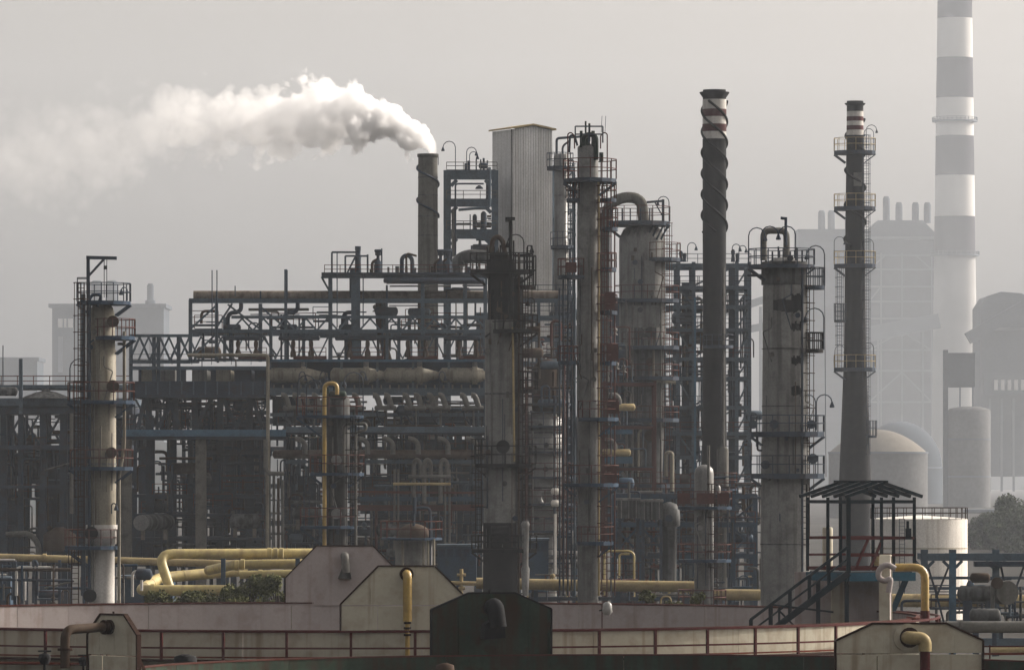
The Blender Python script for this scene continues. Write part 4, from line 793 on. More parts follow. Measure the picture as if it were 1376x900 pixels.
for x0, x1 in ((374, 430), (450, 507), (300, 350), (528, 580), (596, 646)):
    r.hcyl('header_box', x0, x1, 454.5, 3, 'dark_steel', dy=-.4)
    for k in range(2): x = x0 + 20 + k * 24; r.lathe('valve_body', x, [(456, 1.5), (460, 3), (464, 3), (468, 2), (474, 4), (480, 4)], 'rust_pipe', dy=-.4, n=10)
    r.box('tool_deck', x0 + 20, x1 + 8, 478, 482, -.5, 1.2, 'red_rail'); r.rail([(x0 + 20, 479), (x1 + 8, 479)], 12, 'red_rail', dy=-.5, w=.045)
for x, y0, y1 in ((285, 363, 476), (291.5, 363, 476), (386, 363, 404), (316, 384, 398), (453, 340, 440), (488, 366, 440)): r.rod('lightning_rod', (x, y0), (x, y1), 1.5, 'dark_steel', dy=-.6)
# deck above with equipment
r.rail([(436, 368), (478, 368)], 12, 'red_rail', dy=-.4, w=.05); r.rail([(478, 368), (652, 368)], 12, 'red_rail', dy=-.2, w=.05); r.box('deck', 432, 655, 366, 369, -.5, 7, 'dark_steel')
r.lathe('filter_pot', 481, [(331, 4), (336, 4), (337, 3.6), (344, 3.6), (345, 4.5), (352, 4), (366, 4.5)], 'dark_steel', dy=.5, n=14); r.lathe('duct', 476, [(360, 5.5), (372, 6.5), (400, 6.5)], 'dark_steel', dy=1)
for a, b in (((446, 339), (446, 368)), ((446, 339), (480, 339)), ((464, 344), (464, 368)), ((464, 344), (494, 344)), ((494, 342), (494, 366)), ((467, 366), (477, 346))): r.bar('pipe_frame', a, b, 2.4, 'dark_steel', dy=.1)
def valve_set(x, w=1.0):
    r.lathe('relief_valve', x, [(336, 2), (338, 4), (343, 4), (344, 2), (350, 2.4), (352, 5), (366, 5)], 'dark_steel', dy=.2, n=12); r.pipe('valve_pipe', [(x - 8, 366), (x - 8, 352), (x, 348)], 4, 'rust_pipe', dy=.2); r.rod('valve_stem', (x + 5, 334), (x + 5, 366), 2, 'dark_steel', dy=.2); r.hcyl('actuator', x - 5, x + 5, 337, 2, 'dark_steel')
for x in (508, 592, 602): valve_set(x)
r.pipe('inverted_loop', [(540, 368), (540, 346), (548, 342), (554, 348), (554, 368)], 6, 'dark_steel', dy=.3, br=8); r.pipe('inverted_loop', [(546, 366), (546, 340), (560, 344)], 3, 'rust_pipe', dy=.1)
r.pipe('duct_elbow', [(612, 372), (614, 352), (628, 344), (660, 346)], 19, 'dirty_clad', dy=3, br=16, n=16)
for x in range(498, 655, 12): r.rod('stub', (x, 360 + RD.uniform(-4, 5)), (x, 372), RD.choice((3, 4, 6)), RD.choice(('dark_steel', 'rust_pipe', 'dirty_clad')), dy=RD.uniform(0, 4))
r.hcyl('manifold', 515, 652, 377, 3.5, 'dark_steel', dy=-.6); r.pipe('down_duct', [(510, 400), (510, 440), (522, 486)], 11, 'rust_pipe', dy=3, n=14); r.box('duct_box', 508, 520, 402, 444, 3, 5, 'dark_steel')
clutter(r, 500, 652, 380, 484, 50, 3, dy=(1, 8), rails=3)
# plenum band with pale hoods
r.box('plenum_panel', 363, 652, 486, 524, 1.2, 8, 'blue_dark'); r.box('top_edge', 363, 652, 483, 486, -.4, .2, 'blue_steel_bright'); r.box('lower_girder', 363, 652, 521, 531, -.5, .3, 'blue_steel')
for i in range(7): r.bar('post', (363 + i * 48, 486), (363 + i * 48, 522), 3, 'blue_steel', dy=-.2)
for i, x in enumerate((366, 450, 522, 596)):
    q = [r.p((x + k_, 504), -.0) for k_ in (-6, -2, 38, 39, 45, 46, 74)]; part('condenser_shell', MB().tube(q, [r.m(k_) for k_ in (5, 10, 10, 12.5, 12.5, 10, 3)], n=20), 'pale_clad', r.root); r.rod('nozzle', (x + 42, 486), (x + 42, 496), 7, 'grey_clad', dy=-.1)
for x in (430, 483, 402, 590): r.lamp(x, 531, 32, .6, dy=-.9)
for k in range(24): r.rod('bolt_stub', (368 + k * 12, 517), (368 + k * 12, 522), 2.4, 'grey_pipe', dy=-.6)
# rows of return bends
for x in (382, 408, 462, 505, 545, 578, 622):
    for xx in (x, x + 15): r.pipe('return_bend', [(xx - 4, 531), (xx, 531), (xx + 3, 536), (xx + 6, 547)], 8, 'grey_pipe', dy=-1.0, br=5, n=12)
    r.hcyl('bend_header', x - 2, x + 28, 548, 3.4, 'grey_pipe', dy=-1.0); r.pipe('drop_leg', [(x + 14, 550), (x + 14, 573)], 3, 'dirty_clad', dy=-.8); r.pipe('drop_leg', [(x + 2, 550), (x + 2, 560), (x + 10, 570)], 2.4, 'dark_steel', dy=-.5)
r.hcyl('collector_pipe', 366, 652, 610, 6, 'rust_pipe', dy=-.6, n=14)
for x in (404, 488, 522, 556, 596, 634): r.pipe('return_bend', [(x - 8, 589), (x, 590), (x + 6, 596), (x + 6, 610)], 7, 'grey_pipe', dy=-.9, br=6, n=12)
for y, x0, x1 in ((620, 384, 412), (620, 476, 652), (557, 363, 652)): r.bar('beam', (x0, y), (x1, y), 4, 'blue_steel', dy=-.3, h=5)
for x in (556, 570, 592): r.pipe('gooseneck', [(x, 676), (x, 622), (x + 4, 616), (x + 9, 622), (x + 9, 640)], 6, 'grey_pipe', dy=-1.5, br=5, n=12)
r.hcyl('bend_header', 548, 606, 640, 2.5, 'grey_pipe', dy=-1.6); r.hcyl('bend_header', 528, 606, 650, 2, 'tan_pipe', dy=-1.6)
for x in (530, 535, 604, 598): r.pipe('drop_leg', [(x, 630), (x, 740)], 3.2, 'grey_pipe', dy=-1.2)
r.bar('beam', (478, 670), (640, 670), 4, 'blue_panel', dy=-1.0, h=6); r.bar('beam', (430, 660), (640, 662), 2, 'red_rail', dy=-1.4, h=3); r.bar('beam', (480, 682), (640, 682), 3, 'red_rail', dy=-.4, h=8)
clutter(r, 372, 650, 535, 760, 130, 55, dy=(1, 7.5), rails=12, mats=('dark_steel', 'blue_steel', 'dirty_clad', 'dark_steel', 'red_rail', 'grey_pipe'), wmax=3)
clutter(r, 180, 362, 595, 760, 110, 56, dy=(4, 10), rails=10, mats=('dark_steel', 'blue_dark', 'dark_steel'), wmax=4)
clutter(r, 372, 650, 535, 640, 70, 5, dy=(0, 7), rails=4)
clutter(r, 372, 650, 640, 765, 95, 6, dy=(0, 8), rails=6)
clutter(r, 180, 362, 600, 760, 95, 7, dy=(2, 10), rails=5, mats=('dark_steel', 'dark_steel', 'blue_dark', 'dirty_clad', 'dark_steel', 'rust_pipe'))
clutter(r, 180, 362, 530, 578, 110, 18, dy=(2, 9), rails=7, mats=('dark_steel', 'blue_dark', 'dark_steel', 'dirty_clad'), wmax=4)
for i in range(9): r.xbrace(182 + i * 20, 202 + i * 20, 536, 574, 'dark_steel', 2.6, dy=8.6)
clutter(r, 180, 362, 492, 576, 36, 8, dy=(2, 9), rails=2, mats=('dark_steel', 'blue_steel', 'dark_steel'))
for x, y, l in ((180, 664, 180), (180, 690, 180), (180, 722, 180), (260, 606, 100), (262, 640, 96)): r.box('deck', x, x + l, y, y + 4, 3, 10, 'dark_steel')
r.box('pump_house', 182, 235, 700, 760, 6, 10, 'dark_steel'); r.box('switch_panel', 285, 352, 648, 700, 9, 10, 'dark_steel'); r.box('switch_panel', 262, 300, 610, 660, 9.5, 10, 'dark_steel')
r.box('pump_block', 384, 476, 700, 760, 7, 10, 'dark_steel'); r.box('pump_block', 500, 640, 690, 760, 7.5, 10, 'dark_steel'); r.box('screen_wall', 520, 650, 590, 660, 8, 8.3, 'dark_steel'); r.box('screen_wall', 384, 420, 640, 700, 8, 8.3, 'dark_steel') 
big_p = G('overhead_pipe', 'long rusty overhead pipe lying along the top of the blue cooler structure', 'pipe', 450, 402, z=Z(404, 402))
big_p.hcyl('pipe', 260, 750, 397, 6.4, 'weathered_pipe', dy=0, heads=False, n=20)
for x in (291, 350, 444, 520, 600): big_p.bar('pipe_strap', (x, 391), (x, 403), 2, 'dark_steel', dy=-1.0)
lab = ['white-ended horizontal exchanger under the left end of the cooler structure', 'dim horizontal drum in the shade beside the downcomer pipes', 'dim drum low under the row of return bends', 'dim drum behind the yellow-riser column base']
for i, (x0, x1, y, rr, m, dy) in enumerate(((184, 230, 702, 11, 'silver_clad', 0), (308, 350, 700, 10, 'dirty_clad', 2), (505, 560, 712, 9, 'dirty_clad', 1), (392, 432, 690, 9, 'dirty_clad', 1))):
    g = G('exchanger_drum', lab[i], 'drum', (x0 + x1) / 2, 398 + dy, 'horizontal drums under the cooler structure')
    if i == 0: c0 = g.p((190, 702)); part('shell', MB().tube([c0, c0 + Vector((1.6, 4, 0))], g.m(rr), n=20), 'dirty_clad', g.root); part('end_cover', MB().tube([c0 - Vector((.03, .2, 0)), c0 - Vector((.0, .02, 0))], g.m(rr - .5), n=24), 'silver_clad', g.root)
    else: g.hcyl('shell', x0, x1, y, rr, m); g.lathe('end_cover', x0 + 5, [(y - rr, 2), (y - rr - 4, 2)], m, dy=-.2, n=10)
    for x in (x0 + 8, x1 - 8): g.bar('saddle', (x, y + rr - 2), (x, y + rr + 12), 5, 'concrete')
for x0, x1, y0, y1, d in ((186, 250, 497, 512, 7), (262, 362, 497, 512, 7), (318, 340, 534, 574, 9), (366, 430, 532, 572, 7), (470, 520, 552, 572, 7), (530, 652, 549, 572, 7.6), (186, 204, 588, 700, 9.6), (258, 270, 588, 720, 9.4), (284, 345, 588, 625, 9.8), (424, 484, 590, 640, 8), (484, 520, 640, 690, 8)): r.box('gap_screen', x0, x1, y0, y1, d, d + .3, 'dark_steel')  # flat dark sheets added to shut out bright background between the bays
clutter(r, 256, 500, 410, 484, 34, 61, dy=(1, 8), rails=4, wmax=4)
clutter(r, 366, 650, 530, 650, 60, 62, dy=(-.5, 5), rails=5, wmax=4)
# ================================================================== deck structure at the left edge
r = G('left_deck_structure', 'dim blue deck structure with red rail and round roof at the left edge', 'steel structure', 50, 430)
r.rail([(-20, 519), (175, 519)], 14, 'red_rail', w=.06, sp=1.2); r.rail([(-20, 519), (175, 519)], 14, 'red_rail', dy=8, w=.06, sp=1.2); r.box('deck', -20, 178, 517, 522, -.2, 9, 'blue_steel'); r.lathe('round_roof', 62, [(522, 5), (525, 6), (527, 14), (533, 30), (535, 34)], 'dirty_clad', dy=-.0, n=30)
r.box('fascia', -20, 178, 535, 545, -1, 9, 'blue_steel'); r.box('fascia', -20, 178, 547, 556, -.6, 9, 'dark_steel'); r.box('deck', -20, 178, 598, 604, -.8, 9, 'dark_steel'); r.box('deck', -20, 178, 652, 656, -.4, 9, 'dark_steel')
for x, w in ((28, 7), (5, 9), (58, 9), (86, 10), (115, 8), (145, 8), (170, 8)): r.post('post', x, 556, w, 'dark_steel', dy=.4); r.post('post', x + 8, 556, w - 3, 'dark_steel', dy=8)
r.bar('post', (28, 482), (28, 556), 5, 'blue_steel', dy=-1.2); r.rod('lightning_rod', (4, 464), (4, 520), 1.4, 'dark_steel'); 
for x0 in (5, 28, 58, 86, 115, 145): r.xbrace(x0 + 2, x0 + 24, 558, 596, 'dark_steel', 3, dy=.8)
r.box('tank_wall', -20, 24, 660, 760, 5, 8, 'dark_steel'); r.box('tank_wall', 64, 96, 600, 690, 6, 8, 'dark_steel'); r.box('tank_wall', 14, 54, 608, 650, 6.5, 8, 'dark_steel'); r.box('tank_wall', -20, 20, 600, 656, 8, 8.3, 'dark_steel'); r.box('tank_wall', 28, 40, 604, 760, 8, 8.3, 'dark_steel'); r.box('tank_wall', 48, 96, 604, 760, 8.1, 8.4, 'dark_steel'); r.box('tank_wall', 96, 176, 560, 760, 8.2, 8.5, 'dark_steel'); clutter(r, 0, 178, 556, 650, 70, 19, dy=(0, 7), rails=4, mats=('dark_steel', 'blue_dark', 'dark_steel', 'blue_steel'), wmax=4); r.hcyl('roof_vessel', -10, 24, 526, 6, 'dirty_clad', dy=-1)  # dark boxes at the back are added to block bright gaps under the deck
r.pipe('sweep_pipe', [(8, 718), (40, 716), (52, 730), (52, 760)], 8, 'grey_pipe', dy=-1.4, br=12); r.lathe('hopper', 80, [(708, 6), (718, 22), (740, 22)], 'rust_pipe', dy=-1)
clutter(r, 0, 95, 560, 760, 70, 9, dy=(0, 7), rails=5, mats=('dark_steel', 'dark_steel', 'blue_dark', 'dirty_clad', 'rust_pipe')); r.pipe('pipe_line', [(96, 555), (96, 690)], 5, 'grey_pipe', dy=-1); r.pipe('pipe_line', [(60, 632), (96, 622), (100, 600)], 3, 'dirty_clad', dy=-1)
# ================================================================== grey-blue steel tower beside the corrugated one
r = G('steel_tower', 'open blue-grey steel tower with three decks beside the corrugated tower', 'steel structure', 632, 440)
for d in (0, 7):
    r.post('post', 601, 229, 10, 'blue_steel', dy=d); r.post('post', 665, 229, 9, 'blue_steel', dy=d)
    for y, h in ((235, 13), (273, 10), (315, 12)): r.bar('beam', (606, y), (662, y), 5, 'blue_steel', dy=d, h=h)
    for y in (242, 278, 321): r.bar('haunch', (606, y + 8), (614, y), 5, 'blue_steel', dy=d); r.bar('haunch', (660, y + 8), (652, y), 5, 'blue_steel', dy=d)
for y in (229, 268, 309): r.box('deck', 600, 666, y - 1, y, .3, 6.8, 'dark_steel')
for y, h in ((228, 10), (267, 11), (308, 11)): r.rail([(600, y), (668, y)], h, 'grey_pipe', dy=-.4, w=.05); r.rail([(600, y), (668, y)], h, 'grey_pipe', dy=7.2, w=.05)
for x, h, d in ((612, 38, -1), (627, 30, 1), (631, 24, 1)): r.lamp(x, 228, h, d)
for x in (626, 630, 640, 646, 650, 655): r.rod('valve_stem', (x, RD.uniform(206, 220)), (x, 230), RD.choice((2, 3, 4)), 'dark_steel', dy=2)
r.hcyl('motor', 643, 656, 223, 4, 'dark_steel', dy=1); r.pipe('pipe', [(612, 345), (612, 247), (650, 247)], 2.5, 'dark_steel', dy=-.6); r.pipe('pipe', [(658, 225), (658, 280), (640, 280), (616, 282)], 4, 'blue_steel', dy=-.7); r.pipe('pipe', [(609, 282), (609, 345)], 4.5, 'stack_grey', dy=-.5)
for x, y0, y1, w in ((638, 288, 310, 6), (650, 284, 310, 8), (655, 245, 268, 4), (644, 249, 254, 8), (634, 330, 345, 3), (645, 322, 330, 4)): r.lathe('valve_body', x, [(y0, 1.5), (y0 + 3, w / 2), (y1 - 3, w / 2), (y1, w * .7)], 'dark_steel', dy=1, n=12)
clutter(r, 628, 660, 284, 310, 10, 14, dy=(0, 4), rails=0, wmax=3); clutter(r, 625, 660, 318, 366, 12, 15, dy=(0, 4), rails=1, wmax=3)
# ---- corrugated tower
th = math.radians(25.6); D = 447.0; k = D / F; n0 = P(688, 640, D); n0.z = 0; wW = 3.52; u2 = Vector((math.cos(th), math.sin(th), 0)); u1 = Vector((-math.sin(th), math.cos(th), 0))
ct = thing('corrugated_tower', 'tall pale tower clad in vertical corrugated sheet with a shallow gable roof', 'tower', n0)
zt1, zt2 = Z(174, D), Z(168.5, D)
def sheet(o, u, nrm, w, nr, name):
    pr = []; 
    for i in range(nr):
        s0 = w * i / nr; q = w / nr
        for f, d in ((0, 0), (.40, 0), (.5, .045), (.9, .045)): pr.append(o + u * (s0 + q * f) + nrm * d)
    pr.append(o + u * w); top = lambda p: 0
    mb = MB(); n = len(pr); vs = []
    for p in pr:
        s0 = (p - o).dot(u) / w; zt = (zt1 + (zt2 - zt1) * (1 - abs(2 * s0 - 1))) if name == 'gable_cladding' else zt1
        vs += [(p.x, p.y, 0), (p.x, p.y, zt)]
    return mb.add(vs, [(2 * i, 2 * i + 1, 2 * i + 3, 2 * i + 2) for i in range(n - 1)])
nr_ = Vector((math.sin(th), -math.cos(th), 0)); nl_ = -u2
part('gable_cladding', sheet(n0, u2, nr_, wW, 16, 'gable_cladding'), 'corrugated', ct); part('side_cladding', sheet(n0, u1, nl_, wW, 16, 'side_cladding'), 'corrugated', ct)
part('core', MB().prism([n0 + u2 * .03 + u1 * .03, n0 + u2 * (wW - .01) + u1 * .03, n0 + u2 * (wW - .01) + u1 * (wW - .01), n0 + u2 * .03 + u1 * (wW - .01)], (0, 0, zt1)), 'corrugated', ct)
def rq(u, v, z): q = n0 + u2 * (u * wW) + u1 * (v * wW); return Vector((q.x, q.y, z))
part('roof_slope', MB().prism([rq(-.07, -.07, zt1 + .02), rq(.5, -.07, zt2 + .04), rq(.5, 1.07, zt2 + .04), rq(-.07, 1.07, zt1 + .02)], (0, 0, .13)), 'tan_pipe', ct); part('roof_slope', MB().prism([rq(.503, -.07, zt2 + .04), rq(1.07, -.07, zt1 + .02), rq(1.07, 1.07, zt1 + .02), rq(.503, 1.07, zt2 + .04)], (0, 0, .13)), 'tan_pipe', ct)
ubar('corner_trim', n0 + nr_ * .06 + nl_ * .06, n0 + nr_ * .06 + nl_ * .06 + Vector((0, 0, zt1)), .12, .12, 'grey_clad', ct)
g = G('lattice_frame', 'narrow blue access frame standing between the slender columns', 'steel structure', 748, 452)
for x in (743, 771): g.post('post', x, 226, 4, 'blue_steel'); g.post('post', x, 226, 3, 'blue_steel', dy=3)
for i in range(17): y = 230 + i * 26; g.bar('beam', (743, y), (771, y), 3, 'blue_steel'); g.bar('brace', (743, y + 26), (771, y), 2, 'blue_steel', dy=3); g.rail([(743, y), (771, y)], 14, 'dark_steel', dy=-.2) if i % 3 == 0 else None
clutter(g, 742, 774, 235, 480, 26, 17, dy=(.5, 3), rails=2, wmax=3)
# ================================================================== tall blue lattice structure right of centre
r = G('process_structure', 'tall blue lattice process structure behind the black flue stack', 'steel structure', 950, 452)
px_ = [(892, 352), (911, 352), (932, 352), (990, 352), (1007, 352)]
r.frame(px_, [(y, 892, 1007) for y in (354, 384, 410, 441, 480, 506, 545, 580, 612, 650, 690, 730)], 'blue_steel', 5, 7, bh=5)
for y in (354, 384, 410, 441, 480, 506, 545, 580, 612, 650, 690, 730): r.rail([(890, y), (1009, y)], 13, RD.choice(('dark_steel', 'red_rail', 'dark_steel')), dy=-.5, w=.05); r.box('deck', 890 + RD.choice((0, 20, 30)), 1005 - RD.choice((0, 20, 60)), y + 1, y + 2.5, .4, 6.5, 'dark_steel')
ys = (354, 384, 410, 441, 480, 506, 545, 580, 612, 650, 690, 730)
for i in range(11):
    r.bar('brace', (990, ys[i + 1]), (1007, ys[i] + 3), 2.4, 'blue_steel', dy=.1); r.bar('brace', (932, ys[i + 1]), (990, ys[i] + 3), 2.4, 'blue_steel', dy=6.8)
    if i % 2: r.bar('brace', (911, ys[i] + 3), (932, ys[i + 1]), 2.4, 'blue_steel', dy=.1)
for x, h, d in ((924, 26, 1), (984, 24, 1), (993, 22, 1)): r.lamp(x, 352, h, d)
r.post('leg_duct', 985, 360, 12, 'dark_steel', dy=3.5); r.post('leg_duct', 921, 380, 10, 'dark_steel', dy=4); r.post('leg_duct', 934, 400, 3, 'blue_steel_bright', dy=-.7)
for x, y in ((915, 337), (920, 340), (985, 335), (991, 340)): r.lathe('relief_valve', x, [(y, 1.5), (y + 3, 3), (y + 8, 2), (352, 3)], 'dark_steel', n=10)
clutter(r, 890, 945, 356, 560, 48, 21, dy=(.5, 6), rails=3, wmax=4); clutter(r, 890, 1008, 560, 760, 70, 22, dy=(.3, 6), rails=6); clutter(r, 975, 1008, 380, 560, 22, 23, dy=(.5, 6), rails=2, wmax=3)
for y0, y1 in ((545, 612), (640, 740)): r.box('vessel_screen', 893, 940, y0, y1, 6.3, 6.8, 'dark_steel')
# ---- right lower blue and red deck frames
r = G('pump_deck', 'blue and red steel deck frame crowded with pipes behind the small silver column', 'steel structure', 930, 372)
r.frame([(826, 664), (862, 664), (897, 664), (985, 664), (1015, 664)], [(664, 826, 1017), (702, 826, 1017), (744, 826, 1017)], 'blue_panel', 6, 6, bh=6, deck='dark_steel')
for x0 in (826, 862, 985): r.xbrace(x0, x0 + 32, 672, 700, 'blue_panel', 3, dy=.2); r.xbrace(x0, x0 + 32, 708, 742, 'blue_panel', 3, dy=.2)
for y in (664, 702, 744): r.rail([(826, y), (1015, y)], 15, 'red_rail', dy=-.4, w=.05)
clutter(r, 826, 935, 640, 790, 60, 31, dy=(-1, 5), rails=3, mats=('dirty_clad', 'grey_pipe', 'dark_steel', 'red_rail', 'rust_pipe', 'blue_panel')); clutter(r, 968, 1022, 640, 800, 36, 32, dy=(-1, 5), rails=2, mats=('dirty_clad', 'grey_pipe', 'dark_steel', 'rust_pipe', 'blue_panel', 'dark_steel'))
g = G('knockout_drum', 'upright grey drum with round top behind the blue pump deck', 'vessel', 899, 368); g.lathe('shell', 899, [(674, 2), (677, 10), (684, 14), (692, 15), (706, 15), (708, 10), (780, 10)], 'dirty_clad', ground=True); g.manway(899, 696, 5, 'dark_steel', dy=-.9, L=.3)
for i, (x, y, lab_) in enumerate(((845, 672, 'boxy grey exchanger on the deck right of the tallest column'), (876, 674, 'boxy grey exchanger next to the upright grey drum'))):
    g = G('exchanger_box', lab_, 'exchanger', x, 366); g.box('casing', x - 15, x + 15, y, y + 24, 0, 2, 'dirty_clad'); g.box('header', x - 16, x + 16, y - 3, y, -.1, 2.1, 'grey_clad'); g.hcyl('nozzle', x - 20, x - 15, y + 10, 3, 'grey_pipe', dy=1)
    for q in (-10, 0, 10): g.bar('rib', (x + q, y), (x + q, y + 24), 1.5, 'grey_clad', dy=-.1)
    for q in (-12, 12): g.post('leg', x + q, y + 24, 4, 'dark_steel', dy=1)
r = G('pipe_support_structure', 'rust-red steel frame with pipe loops right of the tallest column', 'steel structure', 850, 408)
r.frame([(812, 512), (880, 512)], [(514, 812, 882), (572, 812, 882), (628, 812, 882), (690, 812, 882)], 'red_rail', 4, 5, bh=4, deck='dark_steel')
for y, x0 in ((531, 818), (592, 812)): r.pipe('return_bend', [(x0, y), (x0 + 10, y), (x0 + 14, y + 6), (x0 + 14, y + 16)], 8, 'grey_pipe', dy=-1, br=7); r.hcyl('header_drum', x0 - 4, x0 + 36, y + 16, 5, 'tan_pipe', dy=-1)
r.bar('beam', (812, 618), (850, 618), 4, 'blue_steel_bright', dy=-1.2, h=9); r.bar('beam', (812, 580), (850, 580), 4, 'blue_steel_bright', dy=-1.2, h=6); r.bar('brace', (836, 634), (852, 660), 4, 'grey_pipe', dy=-1.1)
clutter(r, 808, 840, 420, 640, 46, 33, dy=(0, 4), rails=4, mats=('dark_steel', 'red_rail', 'blue_steel', 'rust_pipe', 'grey_pipe'))
# ---- regenerator vessel and scaffold between the sooty and the tallest column
t = G('regenerator', 'pale grey ringed vessel with rusty dome between the sooty and tallest columns', 'vessel', 728, 402)
t.lathe('shell', 728, [(556, 22), (562, 30), (700, 30), (720, 20)], 'silver_clad', ground=True, n=36); t.lathe('upper_shell', 735, [(482, 2), (485, 12), (494, 19), (560, 20)], 'rust_pipe', n=28, dy=1)
for y in (580, 602, 628, 654, 680): t.lathe('ring', 728, [(y, 30.8), (y + 2.5, 30.8)], 'dirty_clad', n=36)
for y, a, b in ((542, 696, 768), (572, 694, 766), (606, 696, 766), (640, 694, 770), (676, 694, 770), (712, 690, 772)): t.plat(y, a, b, 18, 3, 'dark_steel', 'dark_steel' if y < 640 else 'red_rail', ry=2.3)
for x in (700, 707, 716, 745, 757, 762): t.rod('line', (x, RD.uniform(500, 580)), (x, 790), RD.choice((2, 2.6, 3.4)), RD.choice(('red_rail', 'dirty_clad', 'silver_clad', 'dark_steel')), dy=-1.9)
for x, y in ((726, 572), (734, 598), (733, 630), (712, 640)): t.manway(x, y, 3.5, 'black_clad', dy=-1.7, L=.2)
t.pipe('loop_pipe', [(740, 660), (728, 660), (724, 668), (728, 678), (745, 678)], 7, 'silver_clad', dy=-2.0, br=8); t.hcyl('nozzle', 740, 752, 660, 4.5, 'white_paint', dy=-2.2); t.hcyl('nozzle', 740, 752, 676, 4.5, 'white_paint', dy=-2.2)
t.pipe('white_riser', [(746, 690), (746, 800)], 4, 'white_paint', dy=-2.2); t.ladder(752, 560, 720, 6, 'red_rail', dy=-2.1)
clutter(t, 694, 770, 430, 560, 44, 35, dy=(-1.6, 3), rails=3, mats=('dark_steel', 'red_rail', 'blue_steel', 'rust_pipe', 'dirty_clad'), wmax=4); clutter(t, 694, 775, 640, 790, 70, 36, dy=(-2, 3), rails=4, mats=('dark_steel', 'red_rail', 'dirty_clad', 'rust_pipe', 'silver_clad', 'blue_panel'))
g = G('access_frame', 'blue scaffold-like access frame between the sooty column and rusty dome', 'steel structure', 735, 412)
g.frame([(698, 394), (724, 394), (748, 394), (772, 394)], [(396, 698, 772), (424, 698, 772), (452, 698, 772), (486, 698, 772), (520, 698, 772)], 'blue_steel', 4, 6, bh=4)
for y in (396, 424, 452, 486, 520): g.rail([(698, y), (772, y)], 13, 'red_rail' if y > 440 else 'dark_steel', dy=-.3, w=.05)
clutter(g, 697, 772, 400, 520, 30, 37, dy=(.5, 5), rails=1, wmax=4)
g = G('back_frame', 'dim dark structure in the far rows behind the cooler structure', 'steel structure', 600, 470)
g.frame([(x, 560) for x in (262, 300, 345, 384, 440, 500, 540, 590, 640, 690, 740, 790, 840, 890)], [(y, 262, 890) for y in (562, 600, 650, 700)], 'dark_steel', 6, 6, bh=6)
for x0, x1, y0, y1 in ((520, 650, 600, 700), (650, 895, 560, 740), (640, 700, 420, 560), (262, 330, 560, 640), (775, 895, 400, 560)): g.box('gap_screen', x0, x1, y0, y1, 2, 2.4, 'dark_steel')  # plain dark sheets added to close bright gaps through the rear rows
clutter(g, 265, 890, 565, 740, 60, 38, dy=(-1, 5), rails=6)
for i, (x0, x1, y0, y1, lab_) in enumerate(((588, 640, 734, 762, 'blue cabin behind the sooty column, left side'), (703, 737, 726, 776, 'blue cabin under the regenerator between columns'), (160, 232, 776, 796, 'low blue shed behind the yellow pipes at left'), (-12, 14, 778, 815, 'blue cabin at the left edge'))):
    g = G('blue_cabin', lab_, 'cabin', (x0 + x1) / 2, 352 if i < 2 else 356, 'blue steel cabins'); g.box('wall', x0, x1, y0, y1 + 20, 0, 3, 'blue_panel'); g.box('roof', x0 - 1, x1 + 1, y0 - 3, y0, -.15, 3.2, 'blue_steel')
    for k in range(max(2, int((x1 - x0) / 11))): g.box('panel', x0 + 2 + k * 11, x0 + 10 + k * 11, y0 + 3, y0 + 14, -.08, 0, 'blue_dark')
# ================================================================== yellow gas pipes
def ypipe(name, label, pts, w, D, m='yellow_pipe', joints=(), sup=()):
    g = G(name, label, 'pipe', pts[0][0], D, 'big yellow gas pipes'); g.pipe('pipe', pts, w, m, br=w * 1.5, n=20)
    for x, y in joints: c = g.p((x, y)); part('joint_ring', MB().tube([c - Vector((.12, 0, 0)), c + Vector((.12, 0, 0))], g.m(w) * .56, n=20), m, g.root)
    for a_, b_ in zip(pts, pts[1:]):
        A_, B_ = g.p(a_), g.p(b_); L_ = (B_ - A_).length; ax = (B_ - A_).normalized(); q_ = 1.6
        while q_ < L_ - 1.2: part('weld_ring', MB().tube([A_ + ax * (q_ - .03), A_ + ax * (q_ + .03)], g.m(w) * .525, n=20), m, g.root); q_ += 2.9
    for x, y in sup: g.post('support', x, y + w / 2, 6, 'blue_panel', dy=.3)
    return g
ypipe('gas_pipe', 'fat yellow pipe that bends down at left, topmost of the pipes', [(420, 743, 3), (213, 744, 0), (230, 796, -1)], 13.5, 345, joints=[(362, 743), (370, 743), (378, 743)], sup=((300, 743), (400, 743)))
ypipe('gas_pipe', 'yellow pipe at ground left ending in a rounded corner, lowest of the pipes', [(310, 793, 0), (188, 793, 0), (215, 776, 9), (330, 766, 12)], 15, 343, joints=[(205, 792)], sup=((305, 792),))
ypipe('gas_pipe', 'dull yellow pipe running behind the bend, second from top', [(-10, 748), (300, 757), (420, 757)], 10, 352, 'tan_pipe', joints=[(60, 749)])
ypipe('gas_pipe', 'yellow pipe with a thick collar right of the bend, third from top', [(280, 766, 6), (318, 758, 2), (430, 757, 2)], 13, 344, joints=[(318, 759), (326, 758)])
ypipe('gas_pipe', 'yellow pipe partly hidden by the olive shrubs', [(322, 772), (440, 769)], 11, 343, joints=[(350, 771)])
ypipe('gas_pipe', 'long dull yellow pipe crossing behind the columns right of centre', [(640, 783), (780, 786), (936, 788)], 15, 328, 'tan_pipe', sup=((720, 785), (830, 786)))
ypipe('gas_pipe', 'dull yellow pipe between the small silver column and the broad column', [(938, 798), (1120, 800)], 15, 327, 'tan_pipe', sup=((990, 800),))
ypipe('gas_pipe', 'dull yellow pipe under the blue pipe bridge at right', [(1190, 806), (1400, 808)], 18, 290, 'tan_pipe', sup=((1310, 806),))
ypipe('gas_pipe', 'tan pipe low at the right edge below the grey pipe', [(1330, 873), (1400, 873)], 11, 236, 'tan_pipe')
